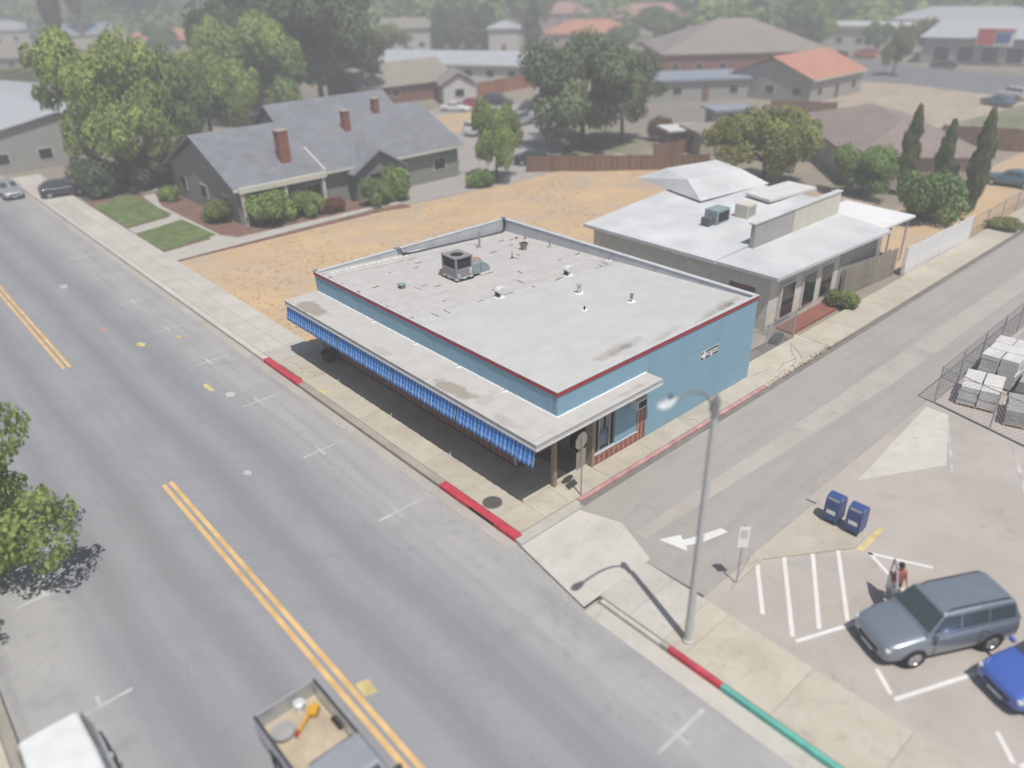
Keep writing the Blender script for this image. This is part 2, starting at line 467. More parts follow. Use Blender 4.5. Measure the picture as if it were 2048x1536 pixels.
# ------------------------------------------------------------------ mesh helpers
class MB:
    def __init__(s):
        s.v = []
        s.f = []
    def box(s, x0, y0, z0, x1, y1, z1):
        b = len(s.v)
        s.v += [(x0, y0, z0), (x1, y0, z0), (x1, y1, z0), (x0, y1, z0), (x0, y0, z1), (x1, y0, z1), (x1, y1, z1), (x0, y1, z1)]
        s.f += [tuple(b + i for i in q) for q in ((0, 3, 2, 1), (4, 5, 6, 7), (0, 1, 5, 4), (1, 2, 6, 5), (2, 3, 7, 6), (3, 0, 4, 7))]
        return s
    def rbox(s, c, size, rot):
        b = len(s.v)
        MB.box(s, -size[0] / 2, -size[1] / 2, -size[2] / 2, size[0] / 2, size[1] / 2, size[2] / 2)
        m = Matrix.Rotation(rot, 3, 'Z') if isinstance(rot, (int, float)) else rot
        for i in range(b, len(s.v)):
            s.v[i] = tuple(m @ Vector(s.v[i]) + Vector(c))
        return s
    def prism(s, poly, z0, z1):
        b = len(s.v)
        n = len(poly)
        s.v += [(p[0], p[1], z0) for p in poly] + [(p[0], p[1], z1) for p in poly]
        s.f.append(tuple(b + i for i in reversed(range(n))))
        s.f.append(tuple(b + n + i for i in range(n)))
        for i in range(n):
            j = (i + 1) % n
            s.f.append((b + i, b + j, b + n + j, b + n + i))
        return s
    def solid(s, lower, upper):
        """closed solid between two loops of equal length"""
        b = len(s.v)
        n = len(lower)
        s.v += [tuple(p) for p in lower] + [tuple(p) for p in upper]
        s.f.append(tuple(b + i for i in reversed(range(n))))
        s.f.append(tuple(b + n + i for i in range(n)))
        for i in range(n):
            j = (i + 1) % n
            s.f.append((b + i, b + j, b + n + j, b + n + i))
        return s
    def path(s, pts, rad, n=8, caps=True):
        pts = [Vector(p) for p in pts]
        rads = rad if isinstance(rad, (list, tuple)) else [rad] * len(pts)
        b = len(s.v)
        ref = Vector((0, 0, 1)) if abs((pts[-1] - pts[0]).normalized().z) < .9 else Vector((1, 0, 0))
        for i, p in enumerate(pts):
            d = (pts[min(i + 1, len(pts) - 1)] - pts[max(i - 1, 0)]).normalized()
            a = d.cross(ref).normalized()
            c = d.cross(a)
            for k in range(n):
                t = 2 * PI * k / n
                s.v.append(tuple(p + (a * math.cos(t) + c * math.sin(t)) * rads[i]))
        for i in range(len(pts) - 1):
            for k in range(n):
                q = (k + 1) % n
                s.f.append((b + i * n + k, b + (i + 1) * n + k, b + (i + 1) * n + q, b + i * n + q))
        if caps:
            s.f.append(tuple(b + k for k in range(n)))
            s.f.append(tuple(b + (len(pts) - 1) * n + k for k in reversed(range(n))))
        return s
    def lathe(s, prof, c=(0, 0, 0), n=20, caps=True):
        b = len(s.v)
        for r_, z in prof:
            for k in range(n):
                t = 2 * PI * k / n
                s.v.append((c[0] + r_ * math.cos(t), c[1] + r_ * math.sin(t), c[2] + z))
        for i in range(len(prof) - 1):
            for k in range(n):
                q = (k + 1) % n
                s.f.append((b + i * n + k, b + i * n + q, b + (i + 1) * n + q, b + (i + 1) * n + k))
        if caps:
            s.f.append(tuple(b + k for k in reversed(range(n))))
            s.f.append(tuple(b + (len(prof) - 1) * n + k for k in range(n)))
        return s
    def grid(s, fn, nu, nv):
        b = len(s.v)
        for i in range(nu + 1):
            for j in range(nv + 1):
                s.v.append(tuple(fn(i / nu, j / nv)))
        for i in range(nu):
            for j in range(nv):
                a = b + i * (nv + 1) + j
                s.f.append((a, a + nv + 1, a + nv + 2, a + 1))
        return s
    def mesh(s, name):
        m = bpy.data.meshes.new(name)
        m.from_pydata(s.v, [], s.f)
        m.update()
        return m
    def build(s, name, material, parent=None, loc=None, rotz=0, smooth=False, bevel=0, seg=2, sub=0):
        me = s.mesh(name)
        return link(name, me, material, parent, loc, rotz, smooth, bevel, seg, sub)

def link(name, me, material, parent=None, loc=None, rotz=0, smooth=False, bevel=0, seg=2, sub=0):
    o = bpy.data.objects.new(name, me)
    COL.objects.link(o)
    if material and not me.materials:
        me.materials.append(M(material) if isinstance(material, str) else material)
    if parent:
        o.parent = parent
    if loc:
        o.location = loc
    if rotz:
        o.rotation_euler.z = rotz
    if smooth:
        for p in me.polygons:
            p.use_smooth = True
    if bevel:
        md = o.modifiers.new('bevel', 'BEVEL')
        md.width = bevel
        md.segments = seg
        md.limit_method = 'ANGLE'
        md.angle_limit = R(35)
    if sub:
        md = o.modifiers.new('sub', 'SUBSURF')
        md.levels = sub
        md.render_levels = sub
    return o

def B(x0, y0, z0, x1, y1, z1):
    return MB().box(min(x0, x1), min(y0, y1), min(z0, z1), max(x0, x1), max(y0, y1), max(z0, z1))

def tag(o, label=None, cat=None, group=None, kind=None):
    if label:
        o['label'] = label
    if cat:
        o['category'] = cat
    if group:
        o['group'] = group
    if kind:
        o['kind'] = kind
    return o

def thing(name, label, cat, loc=(0, 0, 0), rotz=0, group=None):
    o = bpy.data.objects.new(name, None)
    COL.objects.link(o)
    o.empty_display_size = .3
    o.location = loc
    o.rotation_euler = (0, 0, rotz)
    return tag(o, label, cat, group)

def struct(o):
    return tag(o, kind='structure')

def copy_tree(src, parent=None):
    c = src.copy()
    COL.objects.link(c)
    c.parent = parent
    for ch in src.children:
        copy_tree(ch, c)
    return c

# ------------------------------------------------------------------ the setting
GZ = -0.22      # level of the wide town ground
RZ = -0.20      # street surface; pavements are at 0
struct(MB().grid(lambda u, v: (-600 + 2400 * u, -600 + 2400 * v, GZ), 4, 4).build('ground', 'town_ground'))
street = struct(MB().grid(lambda u, v: (-19.1 + 15.75 * u, -70 + 420 * v, RZ), 3, 20).build('street', 'street_asphalt'))
alley = struct(MB().prism([(-3.9, -5.2), (-3.34, -1.36), (60, -1.36), (75, -1.4), (75, -7.2), (6.6, -7.2), (6.6, -7.6), (-0.6, -7.6), (-.7, -5.2)], -.2, -.10).build('alley', 'alley_asphalt'))
lot = struct(MB().prism([(-.78, -40), (40, -40), (40, -7.22), (6.65, -7.22), (6.65, -7.62), (-.78, -7.62)], -.2, -.07).build('parking_lot', 'lot_pavement'))
field = MB()
def fz(x, y):
    return -.05 + .05 * math.sin(x * .7 + 1.3 * math.sin(y * .4)) * math.sin(y * .55 + .4) - (.1 if x > 47 or y > 37.8 else 0)
field.grid(lambda u, v: (-.52 + 49 * u, 18.45 + 20.6 * v, fz(-.52 + 49 * u, 18.45 + 20.6 * v)), 60, 30)
struct(field.build('dry_field', 'dry_field', smooth=True))
struct(MB().prism([(-.52, 39.06), (17.5, 39.06), (20, 38.2), (20, 57), (-.52, 62)], GZ - .05, -.06).build('house_yard', 'bark_mulch'))
struct(MB().prism([(20.01, 39.1), (37, 37.4), (54, 52), (66, 70), (56, 79), (40, 75), (38, 58), (31, 46), (20.01, 46)], GZ - .05, -.07).build('driveway', 'drive_asphalt'))
struct(MB().prism([(43, 62), (50, 61.5), (60, 67), (58, 71.5), (46, 74), (41.5, 67)], -.1, -.045).build('dry_verge', 'dry_field'))
struct(MB().prism([(13.7, .1), (18.4, .1), (18.4, 18.3), (13.7, 18.3)], GZ - .05, -.03).build('back_yard', 'concrete'))
struct(MB().prism([(12, 18.5), (49, 18.5), (49, 10), (34, 10), (34, 17.6), (12, 17.6)], GZ - .05, -.085).build('dirt_strip', 'dirt'))
dl = MB().prism([(84, 20), (122, 17), (117, 42), (112, 50), (84, 36), (78, 30)], GZ - .05, GZ + .03)
struct(dl.build('dirt_lot', 'dirt'))
fs = MB().prism([(110, 6), (132, 6), (145, 62), (150, 110), (133, 110), (124, 62)], GZ - .05, GZ + .035)
struct(fs.build('cross_street', 'far_asphalt'))
struct(MB().prism([(33.5, -.05), (34.5, 8), (78, 8), (78, -.9), (33.5, -.9)], GZ - .05, GZ + .06).build('side_verge', 'dry_field'))

# painted street markings, thin sheets lying on the street
def mark(name, m, parent, poly, z):
    return MB().prism(poly, z, z + .004).build(name, m, parent)
def rect(x0, y0, x1, y1):
    return [(x0, y0), (x1, y0), (x1, y1), (x0, y1)]
for x in (-11.56, -11.26):
    for y0, y1 in ((-60, 11.7), (26.3, 58), (66, 95)):
        mark('centre_line', 'yellow_line', street, rect(x - .085, y0, x + .085, y1), RZ + .004)
mark('paint_patch', 'faded_yellow', street, [(-11.12, -3.2), (-10.75, -3.3), (-10.7, -2.7), (-11.1, -2.6)], RZ + .004)
for y in (-10.2, 3.4, 9.4, 15.5, 21.6, 27.6, 33.6, 39.7, 45.8):
    mark('parking_tick', 'faded_white', street, rect(-6.3, y - .06, -4.25, y + .06), RZ + .004)
    mark('parking_tick', 'faded_white', street, rect(-5.52, y - .45, -5.40, y - .062), RZ + .004)
    mark('parking_tick', 'faded_white', street, rect(-5.52, y + .062, -5.40, y + .45), RZ + .004)
for y in (1.85, 8, 14, -4.2):
    mark('parking_tick', 'faded_white', street, rect(-17.9, y - .06, -16.1, y + .06), RZ + .004)
    mark('parking_tick', 'faded_white', street, rect(-17.05, y + .062, -16.93, y + .45), RZ + .004)
for x, y, w, l, m in ((-6.7, 18.6, .16, .7, 'faded_yellow'), (-6.2, 17.2, .3, .4, 'faded_white'), (-8.3, 30.3, .15, .4, 'tile_pink'), (-8.6, 10.0, .16, .35, 'faded_white'), (-5.4, 26, .2, .3, 'faded_yellow'), (-8.0, 40, .35, .6, 'faded_white'), (-7.4, 26.5, .25, .4, 'faded_yellow')):
    n = 9
    mark('utility_mark', m, street, [(x + w * math.cos(2 * PI * k / n) * rnd.uniform(.6, 1.1), y + l * math.sin(2 * PI * k / n) * rnd.uniform(.6, 1.1)) for k in range(n)], RZ + .004)
# the turn arrow on the alley
mark('lane_arrow', 'white_paint', alley, [(.55, -4.75), (1.35, -5.15), (1.18, -5.38), (1.75, -5.62), (2.75, -5.95), (2.75, -6.25), (1.6, -5.95), (1.0, -5.65), (.8, -5.85)][::1], -.096)
mark('seam_strip', 'alley_concrete', alley, [(.2, -3.9), (74, -4.6), (74, -5.9), (18, -5.3), (.2, -4.4)], -.096)
# stall lines and hatching of the parking lot
def line(p, q, w, m, parent, z, name='stall_line'):
    d = (Vector(q) - Vector(p)).normalized()
    nrm = Vector((-d.y, d.x)) * w / 2
    a, b = Vector(p), Vector(q)
    return mark(name, m, parent, [tuple(a - nrm), tuple(b - nrm), tuple(b + nrm), tuple(a + nrm)], z)
LZ = -.066
for p, q in (((2.0, -7.95), (.05, -9.4)), ((3.0, -8.4), (-.1, -10.55)), ((4.05, -8.9), (.8, -10.95)), ((4.9, -9.4), (1.75, -11.4))):
    line(p, q, .14, 'white_paint', lot, LZ)
for p, q in (((-.2, -10.72), (2.4, -11.85)), ((-.1, -13.75), (4.6, -15.9)), ((0.6, -12.9), (-.0, -13.6)), ((5.4, -10.3), (4.2, -12.3)), ((5.3, -10.3), (6.2, -12.2)), ((.2, -16.9), (5.0, -19.1)), ((.9, -16.1), (.2, -16.75))):
    line(p, q, .13, 'white_paint', lot, LZ)
for p, q in (((17.0, -8.3), (12.4, -10.4)), ((16.4, -11.3), (12.2, -13.3))):
    line(p, q, .15, 'faded_white', lot, LZ)
line((5.25, -10.05), (6.95, -10.05), .2, 'faded_yellow', lot, LZ)
mark('light_patch', 'concrete_pale', lot, [(9.2, -8.0), (17.0, -7.4), (17.0, -8.4), (12.8, -10.0)], LZ + .001)

# kerbs, gutters, pavement slabs
def slab_field(parent, xs, ys, z, m, th=.05, gap=.012):
    cache = {}
    for i in range(len(xs) - 1):
        for j in range(len(ys) - 1):
            w, l = xs[i + 1] - xs[i] - gap, ys[j + 1] - ys[j] - gap
            k = (round(w, 3), round(l, 3))
            if k not in cache:
                cache[k] = MB().box(-w / 2, -l / 2, -th, w / 2, l / 2, 0).mesh('slab')
            link('slab', cache[k], m, parent, ((xs[i] + xs[i + 1]) / 2, (ys[j] + ys[j + 1]) / 2, z + rnd.uniform(-.004, .004)))
sw = struct(MB().prism([(-2.96, -1.06), (2.05, -1.06), (13.45, -1.06), (13.45, .02), (2.3, .02), (2.3, 2.3), (-.2, 2.3), (-.2, 18.5), (-.5, 18.5), (-.5, 78), (-2.96, 78)], GZ - .05, -.052).build('pavement', 'kerb_concrete'))
ysl = [-1.05, .2, 5.2, 10.2, 15.35, 20.1]
slab_field(sw, [-2.95, -1.62, -.24], ysl[:5] + [18.42], 0, 'concrete')
slab_field(sw, [-2.95, -1.7, -.5], [18.42] + [20.1 + 4.8 * k for k in range(13)], 0, 'concrete_pale')
slab_field(sw, [-.24, 1.0, 2.06], [-1.05, .2, 2.1], 0, 'concrete')
slab_field(sw, [2.06, 4.9, 7.75, 10.6, 13.42], [-1.05, .0], 0, 'concrete')
kerb = struct(MB().box(-3.31, 3.5, GZ - .05, -2.955, 15.4, -.002).build('kerb', 'kerb_concrete', bevel=.02))
B(-3.31, 15.4, GZ, -2.955, 19.35, .004).build('red_kerb', 'kerb_red', kerb, bevel=.03)
B(-3.31, 1.6, GZ, -2.955, 3.5, .004).build('red_kerb', 'kerb_red', kerb, bevel=.03)
B(-3.31, -1.15, GZ, -2.955, .1, .004).build('red_kerb', 'kerb_red', kerb, bevel=.03)
B(-3.31, .1, -.035, -2.955, 1.6, .004).build('red_kerb', 'kerb_red', kerb, bevel=.01)
B(-3.12, .1, GZ, -2.955, 1.6, -.036).build('drain_opening', 'hole', kerb)
for k in range(6):
    B(-3.24, .28 + .23 * k, GZ, -3.22, .30 + .23 * k, -.036).build('drain_bar', 'iron', kerb)
B(-3.31, 19.35, GZ, -2.955, 78, -.002).build('kerb_stone', 'concrete_pale', kerb, bevel=.02)
gut = struct(B(-3.78, -1.3, GZ, -3.32, 78, RZ + .012).build('gutter', 'alley_concrete'))
skerb = struct(B(.05, -1.24, GZ, 13.42, -1.055, .004).build('side_kerb', 'kerb_pink', bevel=.03))
B(.05, -1.5, GZ, 60, -1.25, -.092).build('gutter_strip', 'concrete_dark', skerb)
struct(MB().prism([(-3.31, -1.16), (-3.33, -1.52), (-.2, -1.52), (.04, -1.3), (.04, -1.06), (-2.95, -1.06), (-2.95, -1.16)], GZ - .05, -.03).build('corner_ramp', 'concrete_pale', bevel=.02))
struct(MB().prism([(-3.9, -5.2), (-3.36, -1.55), (-.3, -1.55), (.3, -3.2), (-.5, -5.2)], GZ, -.085).build('alley_apron', 'concrete_pale'))
bd = struct(MB().prism([(13.45, -1.25), (19.7, -1.1), (19.8, .9), (13.7, .9), (13.45, .05)], GZ - .05, -.02).build('broken_drive', 'concrete', bevel=.01))
MB().prism([(17.3, -.9), (18.0, -.2), (18.5, .55), (19.3, .8), (19.75, -.9), (18.6, -1.05)], -.02, .02).build('broken_slab', 'concrete', bd, bevel=.01)
for pts in ([(13.9, -.15), (14.4, -.2), (14.9, -.35)], [(15.2, -.7), (16.2, -.5), (17.2, -.65)], [(16.0, -.95), (16.9, -.8), (17.5, -.2), (18.2, .3)]):
    MB().path([(x, y, -.018) for x, y in pts], .014, 5).build('crack', 'concrete_dark', bd)
grit = MB()
for k in range(260):
    x = rnd.uniform(13.5, 22)
    y = -1.25 + abs(rnd.gauss(0, .16))
    s_ = rnd.uniform(.012, .05)
    grit.rbox((x, y, -.015), (s_ * 2, s_ * 1.5, s_), rnd.uniform(0, 3))
tag(grit.build('loose_rubble', 'dirt'), 'loose brown rubble strewn along the edge of the broken drive', 'rubble', kind='stuff')
nsw = struct(B(19.72, -1.2, GZ - .05, 70, .75, -.04).build('alley_pavement', 'kerb_concrete'))
slab_field(nsw, [19.75 + 3.1 * k for k in range(16)], [-1.18, .72], .0, 'concrete', .036)
lsw = struct(B(-3.2, -60, GZ - .05, -.79, -5.22, -.052).build('lot_pavement_walk', 'kerb_concrete'))
slab_field(lsw, [-3.19, -.8], [-50 + 2.95 * k for k in range(15)] + [-7.9], 0, 'concrete')
slab_field(lsw, [-3.19, -.8], [-7.9, -6.5, -5.23], 0, 'concrete_pale')
lk = struct(B(-3.36, -7.9, GZ, -3.205, -5.4, -.04).build('lot_kerb', 'concrete_pale', bevel=.02))
B(-3.36, -8.2, GZ, -3.205, -7.9, .0).build('kerb_stone', 'kerb_concrete', lk, bevel=.02)
B(-3.36, -10.13, GZ, -3.205, -8.2, .004).build('red_kerb', 'kerb_red', lk, bevel=.02)
B(-3.36, -60, GZ, -3.205, -10.13, .004).build('green_kerb', 'kerb_green', lk, bevel=.02)
B(-4.0, -60, GZ, -3.37, -5.3, RZ + .012).build('gutter_strip', 'concrete_pale', lk)
osw = struct(B(-23.5, -60, GZ - .05, -19.42, 120, -.05).build('opposite_pavement', 'kerb_concrete'))
slab_field(osw, [-21.8, -19.44], [-12 + 3.1 * k for k in range(12)], 0, 'concrete')
B(-19.41, -60, GZ, -19.1, 120, -.002).build('kerb_stone', 'kerb_concrete', osw, bevel=.02)
isl = struct(MB().prism([(.3, -8.05), (2.1, -7.6), (6.35, -7.6), (6.35, -9.85), (5.2, -9.9), (2.3, -7.98)], GZ, .02).build('traffic_island', 'concrete', bevel=.03))
# sidewalk wear: cracks, paint, manhole
for pts in ([(-2.3, 18.6), (-2.42, 17.9), (-2.3, 17.3), (-2.36, 16.6)], [(-2.25, 16.2), (-2.1, 15.8), (-2.3, 15.45)], [(-1.2, 1.9), (-1.0, 1.3), (-.75, .9), (-.8, .3)], [(8.0, -.4), (8.3, -.75), (8.1, -1.0)]):
    q = []
    for a, b in zip(pts[:-1], pts[1:]):
        for k in range(4):
            t = k / 4
            q.append((a[0] * (1 - t) + b[0] * t + rnd.uniform(-.05, .05), a[1] * (1 - t) + b[1] * t, .001))
    MB().path(q, [rnd.uniform(.004, .016) for _ in q], 5).build('crack', 'concrete_dark', sw)
for x, y, a, w in ((-2.88, 13.9, .2, .16), (-2.72, 13.75, .5, .2), (-2.62, 13.55, -.3, .15), (-2.84, 13.6, 1.2, .18)):
    MB().rbox((x, y, .0065), (w, .07, .003), a).build('paint_mark', 'bright_yellow', sw)
wd = MB()
for k in range(60):
    y = rnd.uniform(15.7, 18)
    wd.rbox((-2.95 + rnd.uniform(-.03, .05), y, .02), (.01, .05, rnd.uniform(.02, .08)), rnd.uniform(0, 3))
tag(wd.build('kerb_weeds', 'leaf_olive'), 'dry weeds sprouting in the joint behind the red kerb', 'weeds', kind='stuff')
mh = thing('manhole_cover', 'round iron manhole cover set in the corner pavement', 'manhole cover', (-2.52, 1.06, .005))
MB().lathe([(.36, 0), (.36, .006), (.33, .01), (.30, .007), (.02, .009)], n=36).build('cover', 'iron', mh)
MB().lathe([(.41, -.01), (.41, .004), (.365, .004), (.365, -.01), (.41, -.01)], n=36, caps=False).build('frame_ring', 'concrete_dark', mh)

# ------------------------------------------------------------------ the blue corner shop
W, L, HP, HC = 13.56, 18.36, 4.40, 3.33
shop = thing('corner_shop', 'blue stucco corner shop with a pale flat roof, red trim and striped awnings', 'shop')
def roof_z(x, y):
    return HP - .035 - (x / W) * (.10 + .62 * y / L)
# walls
B(5.485, 0, 0, W, .2, 3.045).build('side_wall', 'blue_stucco', shop)
B(5.485, .002, 3.052, W, .2, HP - .15).build('side_wall', 'blue_stucco', shop)
B(0, 0, 3.0, 5.478, .2, HP - .15).build('side_wall', 'blue_stucco', shop)
def front(u, v):
    y, z = .2 + (L - .2) * u, 3.0 + (HP - .16 - 3.0) * v
    w = .010 * math.sin(y * 1.3 + .5) + .008 * math.sin(y * 2.9 + z * 2) + .006 * math.sin(y * 6.1 + z * 3.3) + .004 * math.sin(y * 13.7 + 1)
    return (-.002 + w * .55, L + .2 - y, z)
fw = MB().grid(front, 150, 6)
fw.box(.03, .2, 3.0, .2, L, HP - .15)
fw.build('front_wall', 'blue_stucco', shop, smooth=False)
B(W - .2, .2, 0, W - .001, L - .2, HP - .03).build('rear_wall', 'blue_stucco', shop)
B(.2, L - .2, 0, W, L, HP - .03).build('left_wall', 'blue_stucco', shop)
B(-.2, L - .2, 0, .2, L, 3.0).build('left_wall', 'blue_stucco', shop)
# roof membranes
def ye(x):
    return 9.45 - .75 * x / W
rn = MB().grid(lambda u, v: (W * u, ye(W * u) * v, roof_z(W * u, ye(W * u) * v) + .006 * math.sin(9 * u + 7 * v)), 24, 18)
rn.build('roof_membrane', 'roof_new', shop, smooth=True)
ro = MB().grid(lambda u, v: (W * u, ye(W * u) - .15 + (L - .05 - ye(W * u) + .15) * v, roof_z(W * u, ye(W * u) + (L - ye(W * u)) * v) - .012 + .01 * math.sin(11 * u + 6 * v) * math.sin(13 * v)), 26, 20)
ro.build('roof_membrane', 'roof_old', shop, smooth=True)
# trims and parapet lining
B(-.045, -.045, HP - .17, .02, L + .03, HP + .012).build('red_trim', 'red_paint', shop)
B(.021, -.045, HP - .17, W + .03, .02, HP + .012).build('red_trim', 'red_paint', shop)
B(-.05, -.05, HP + .013, .05, L + .03, HP + .028).build('roof_edge', 'fascia_grey', shop)
B(.051, -.05, HP + .013, W + .03, .10, HP + .028).build('roof_edge', 'fascia_grey', shop)
pnl = 7
for k in range(pnl):
    x0, x1 = .1 + (W - .32) * k / pnl, .1 + (W - .32) * (k + 1) / pnl
    MB().solid([(x0, L - .235, roof_z(x0, L) - .08), (x1 - .03, L - .235, roof_z(x1, L) - .08), (x1 - .03, L - .201, roof_z(x1, L) - .08), (x0, L - .201, roof_z(x0, L) - .08)],
               [(x0, L - .215 + rnd.uniform(-.006, .006), HP), (x1 - .03, L - .215 + rnd.uniform(-.006, .006), HP), (x1 - .03, L - .201, HP), (x0, L - .201, HP)]).build('parapet_panel', 'liner_metal', shop)
for k in range(6):
    y0, y1 = .1 + (L - .35) * k / 6, .1 + (L - .35) * (k + 1) / 6
    MB().solid([(W - .245, y0, roof_z(W, y0) - .08), (W - .205, y0, roof_z(W, y0) - .08), (W - .205, y1 - .03, roof_z(W, y1) - .08), (W - .245, y1 - .03, roof_z(W, y1) - .08)],
               [(W - .22, y0, HP), (W - .205, y0, HP), (W - .205, y1 - .03, HP), (W - .22, y1 - .03, HP)]).build('parapet_panel', 'liner_metal', shop)
for k in range(8):
    x0, x1 = .06 + (W - .1) * k / 8, .06 + (W - .1) * (k + 1) / 8
    B(x0, L - .24, HP + .002, x1 - .015, L + .03, HP + .035).build('coping', 'fascia_grey', shop)
for k in range(9):
    y0, y1 = .11 + (L - .36) * k / 9, .11 + (L - .36) * (k + 1) / 9
    B(W - .25, y0, HP + .002, W + .03, y1 - .015, HP + .035).build('coping', 'fascia_grey', shop)
# curled felt and tears of the old roof, each a thin raised strip
for k in range(50):
    if k < 24:
        x, y = rnd.uniform(.4, 13), rnd.uniform(9.6, 17.6)
        ln = rnd.uniform(.15, .55)
    elif k < 38:
        x, y = rnd.uniform(.3, 13), 0
        y = ye(x) - .1 + rnd.uniform(-.05, .1)
        ln = rnd.uniform(.2, .9)
    else:
        x, y = rnd.uniform(.1, .3), rnd.uniform(9.6, 18)
        ln = rnd.uniform(.1, .25)
    a = rnd.choice((0, 0, 0, 1.57)) + rnd.uniform(-.15, .15)
    MB().rbox((x, y, roof_z(x, y) + .004), (ln, rnd.uniform(.02, .06), .016), a).build('roof_tear', 'tarp_dark' if k % 3 else 'bark_mulch', shop)
MB().solid([(.45, 17.3, roof_z(.45, 17.3) - .006), (4.6, 17.0, roof_z(4.6, 17) - .006), (4.6, 17.07, roof_z(4.6, 17) - .006), (.45, 17.45, roof_z(.45, 17.4) - .006)],
           [(.45, 17.3, roof_z(.45, 17.3) + .006), (4.6, 17.0, roof_z(4.6, 17) + .006), (4.6, 17.07, roof_z(4.6, 17) + .006), (.45, 17.45, roof_z(.45, 17.4) + .006)]).build('sealed_seam', 'trim_cream', shop)
for k in range(17):
    x = .7 + .3 * k + rnd.uniform(-.05, .05)
    y = 17.75 + rnd.uniform(-.04, .04)
    n = 8
    MB().prism([(x + .12 * math.cos(2 * PI * j / n) * rnd.uniform(.6, 1.2), y + .055 * math.sin(2 * PI * j / n) * rnd.uniform(.6, 1.3)) for j in range(n)], roof_z(x, y) - .01, roof_z(x, y) + .006).build('sealant_dab', 'sealant', shop)
# canopy: an L of roofing over a layered fascia
def ell(o, e=0):
    return [(-1.95 + o, -.90 + o), (5.30 - o, -.90 + o), (5.30 - o, -.001), (-.001, -.001), (-.001, L - o), (-1.95 + o, L - o)]
can = MB().prism(ell(0), HC - .05, HC).build('canopy', 'canopy_membrane', shop)
MB().prism(ell(.035), HC - .10, HC - .05).build('fascia_groove', 'fascia_dark', can)
MB().prism(ell(.006), HC - .17, HC - .10).build('fascia_board', 'fascia_grey', can)
MB().prism(ell(.035), HC - .20, HC - .17).build('fascia_groove', 'fascia_dark', can)
MB().prism(ell(-.012), HC - .27, HC - .20).build('fascia_board', 'white_paint', can)
MB().prism(ell(.08), HC - .32, HC - .272).build('soffit', 'wood_tan', can)
def bead(pts):
    q = []
    for a, b in zip(pts[:-1], pts[1:]):
        n = int((Vector(b) - Vector(a)).length / .12)
        for k in range(n):
            p = Vector(a).lerp(Vector(b), k / n)
            q.append(p + Vector((rnd.uniform(-.012, .004), rnd.uniform(-.012, .004), 0)))
    q.append(Vector(pts[-1]))
    return q
MB().path(bead([(-.02, L, HC), (-.02, -.02, HC), (5.3, -.02, HC)]), .028, 6).build('sealant_bead', 'sealant', shop, smooth=True)
for y in (12.6, 9.1, 5.9, 2.9):
    n = 9
    MB().prism([(-.08 + .16 * math.cos(2 * PI * j / n), y + .07 * math.sin(2 * PI * j / n)) for j in range(n)], HC, HC + .012).build('sealant_dab', 'sealant', shop)
    MB().path([(-.12, y, HC + .01), (-.12, y, HC + .16), (-.05, y, HC + .20)], .012, 6).build('canopy_hook', 'steel_grey', shop)
# striped awning curtains hanging from the canopy edge
for y0, y1 in ((13.30, 18.34), (8.47, 13.22), (3.92, 8.39), (-.74, 3.84)):
    h = .76
    def fold(u, v, y0=y0, y1=y1):
        y = (y1 - y0) * u
        amp = .003 + .008 * v
        return (amp * math.sin(y * 14) + amp * .8 * math.sin(y * 5.3 + 1) - .15 * v, y, -h * v - .004 * math.sin(y * 3.1) * v)
    cl = MB().grid(fold, 150, 8).build('awning', 'awning_cloth', shop, (-1.86, y0, HC - .30), smooth=True)
    md = cl.modifiers.new('thick', 'SOLIDIFY')
    md.thickness = .006
    MB().path([(-.02, 0, .0), (-.02, y1 - y0, .0)], .018, 6).build('awning_rail', 'galv', cl)
for y in (13.26, 8.43, 3.88):  # dark strips stand for the shaded gaps between awning segments
    B(-1.90, y - .03, HC - .95, -1.85, y + .03, HC - .33).build('awning_gap_strip', 'fascia_dark', shop)
# corner post, pillar and shopfront
B(-.09, .07, 0, .09, .25, HC - .33).build('corner_post', 'wood_tan', shop, bevel=.012)
B(2.06, -.001, 0, 2.20, .36, HC - .33).build('pillar', 'wood_tan', shop, bevel=.01)
# brick bases: individual bricks on a mortar backing
bcache = {}
NB = [0]
def bricks(origin, along, length, z0, courses, bl, bh, depth, skip=None):
    """stack-bonded bricks, `along` is 'x' (faces -y) or 'y' (faces -x)"""
    n = max(1, round(length / bl))
    bl = length / n
    k = (round(bl, 4), bh, along)
    gx, gz = .042, .030
    if k not in bcache:
        w, h = (bl - gx) / 2, (bh - gz) / 2
        bcache[k] = (MB().box(-w, 0, -h, w, depth, h) if along == 'x' else MB().box(0, -w, -h, depth, w, h)).mesh('brick')
    for c in range(courses):
        for i in range(n):
            a = (i + .5) * bl
            pos = (origin[0] + a, origin[1], z0 + (c + .5) * bh) if along == 'x' else (origin[0], origin[1] + a, z0 + (c + .5) * bh)
            off = rnd.uniform(-.003, .003)
            pos = (pos[0], pos[1] + off, pos[2]) if along == 'x' else (pos[0] + off, pos[1], pos[2])
            link('brick', bcache[k], 'red_brick', shop, pos)
            NB[0] += 1
# side base and column
B(2.21, .012, 0, 5.47, .19, .47).build('brick_backing', 'mortar', shop)
bricks((2.21, 0), 'x', 2.80, 0, 4, .31, .118, .03)
B(4.98, .190, 0, 5.47, .198, 3.0).build('brick_backing', 'mortar', shop)
B(5.0, .012, .472, 5.47, .19, 3.0).build('brick_backing', 'mortar', shop)
bricks((5.01, -.001), 'x', .47, 0, 25, .235, .12, .03)
B(2.21, -.02, .474, 4.99, .19, .52).build('window_sill', 'fascia_grey', shop)
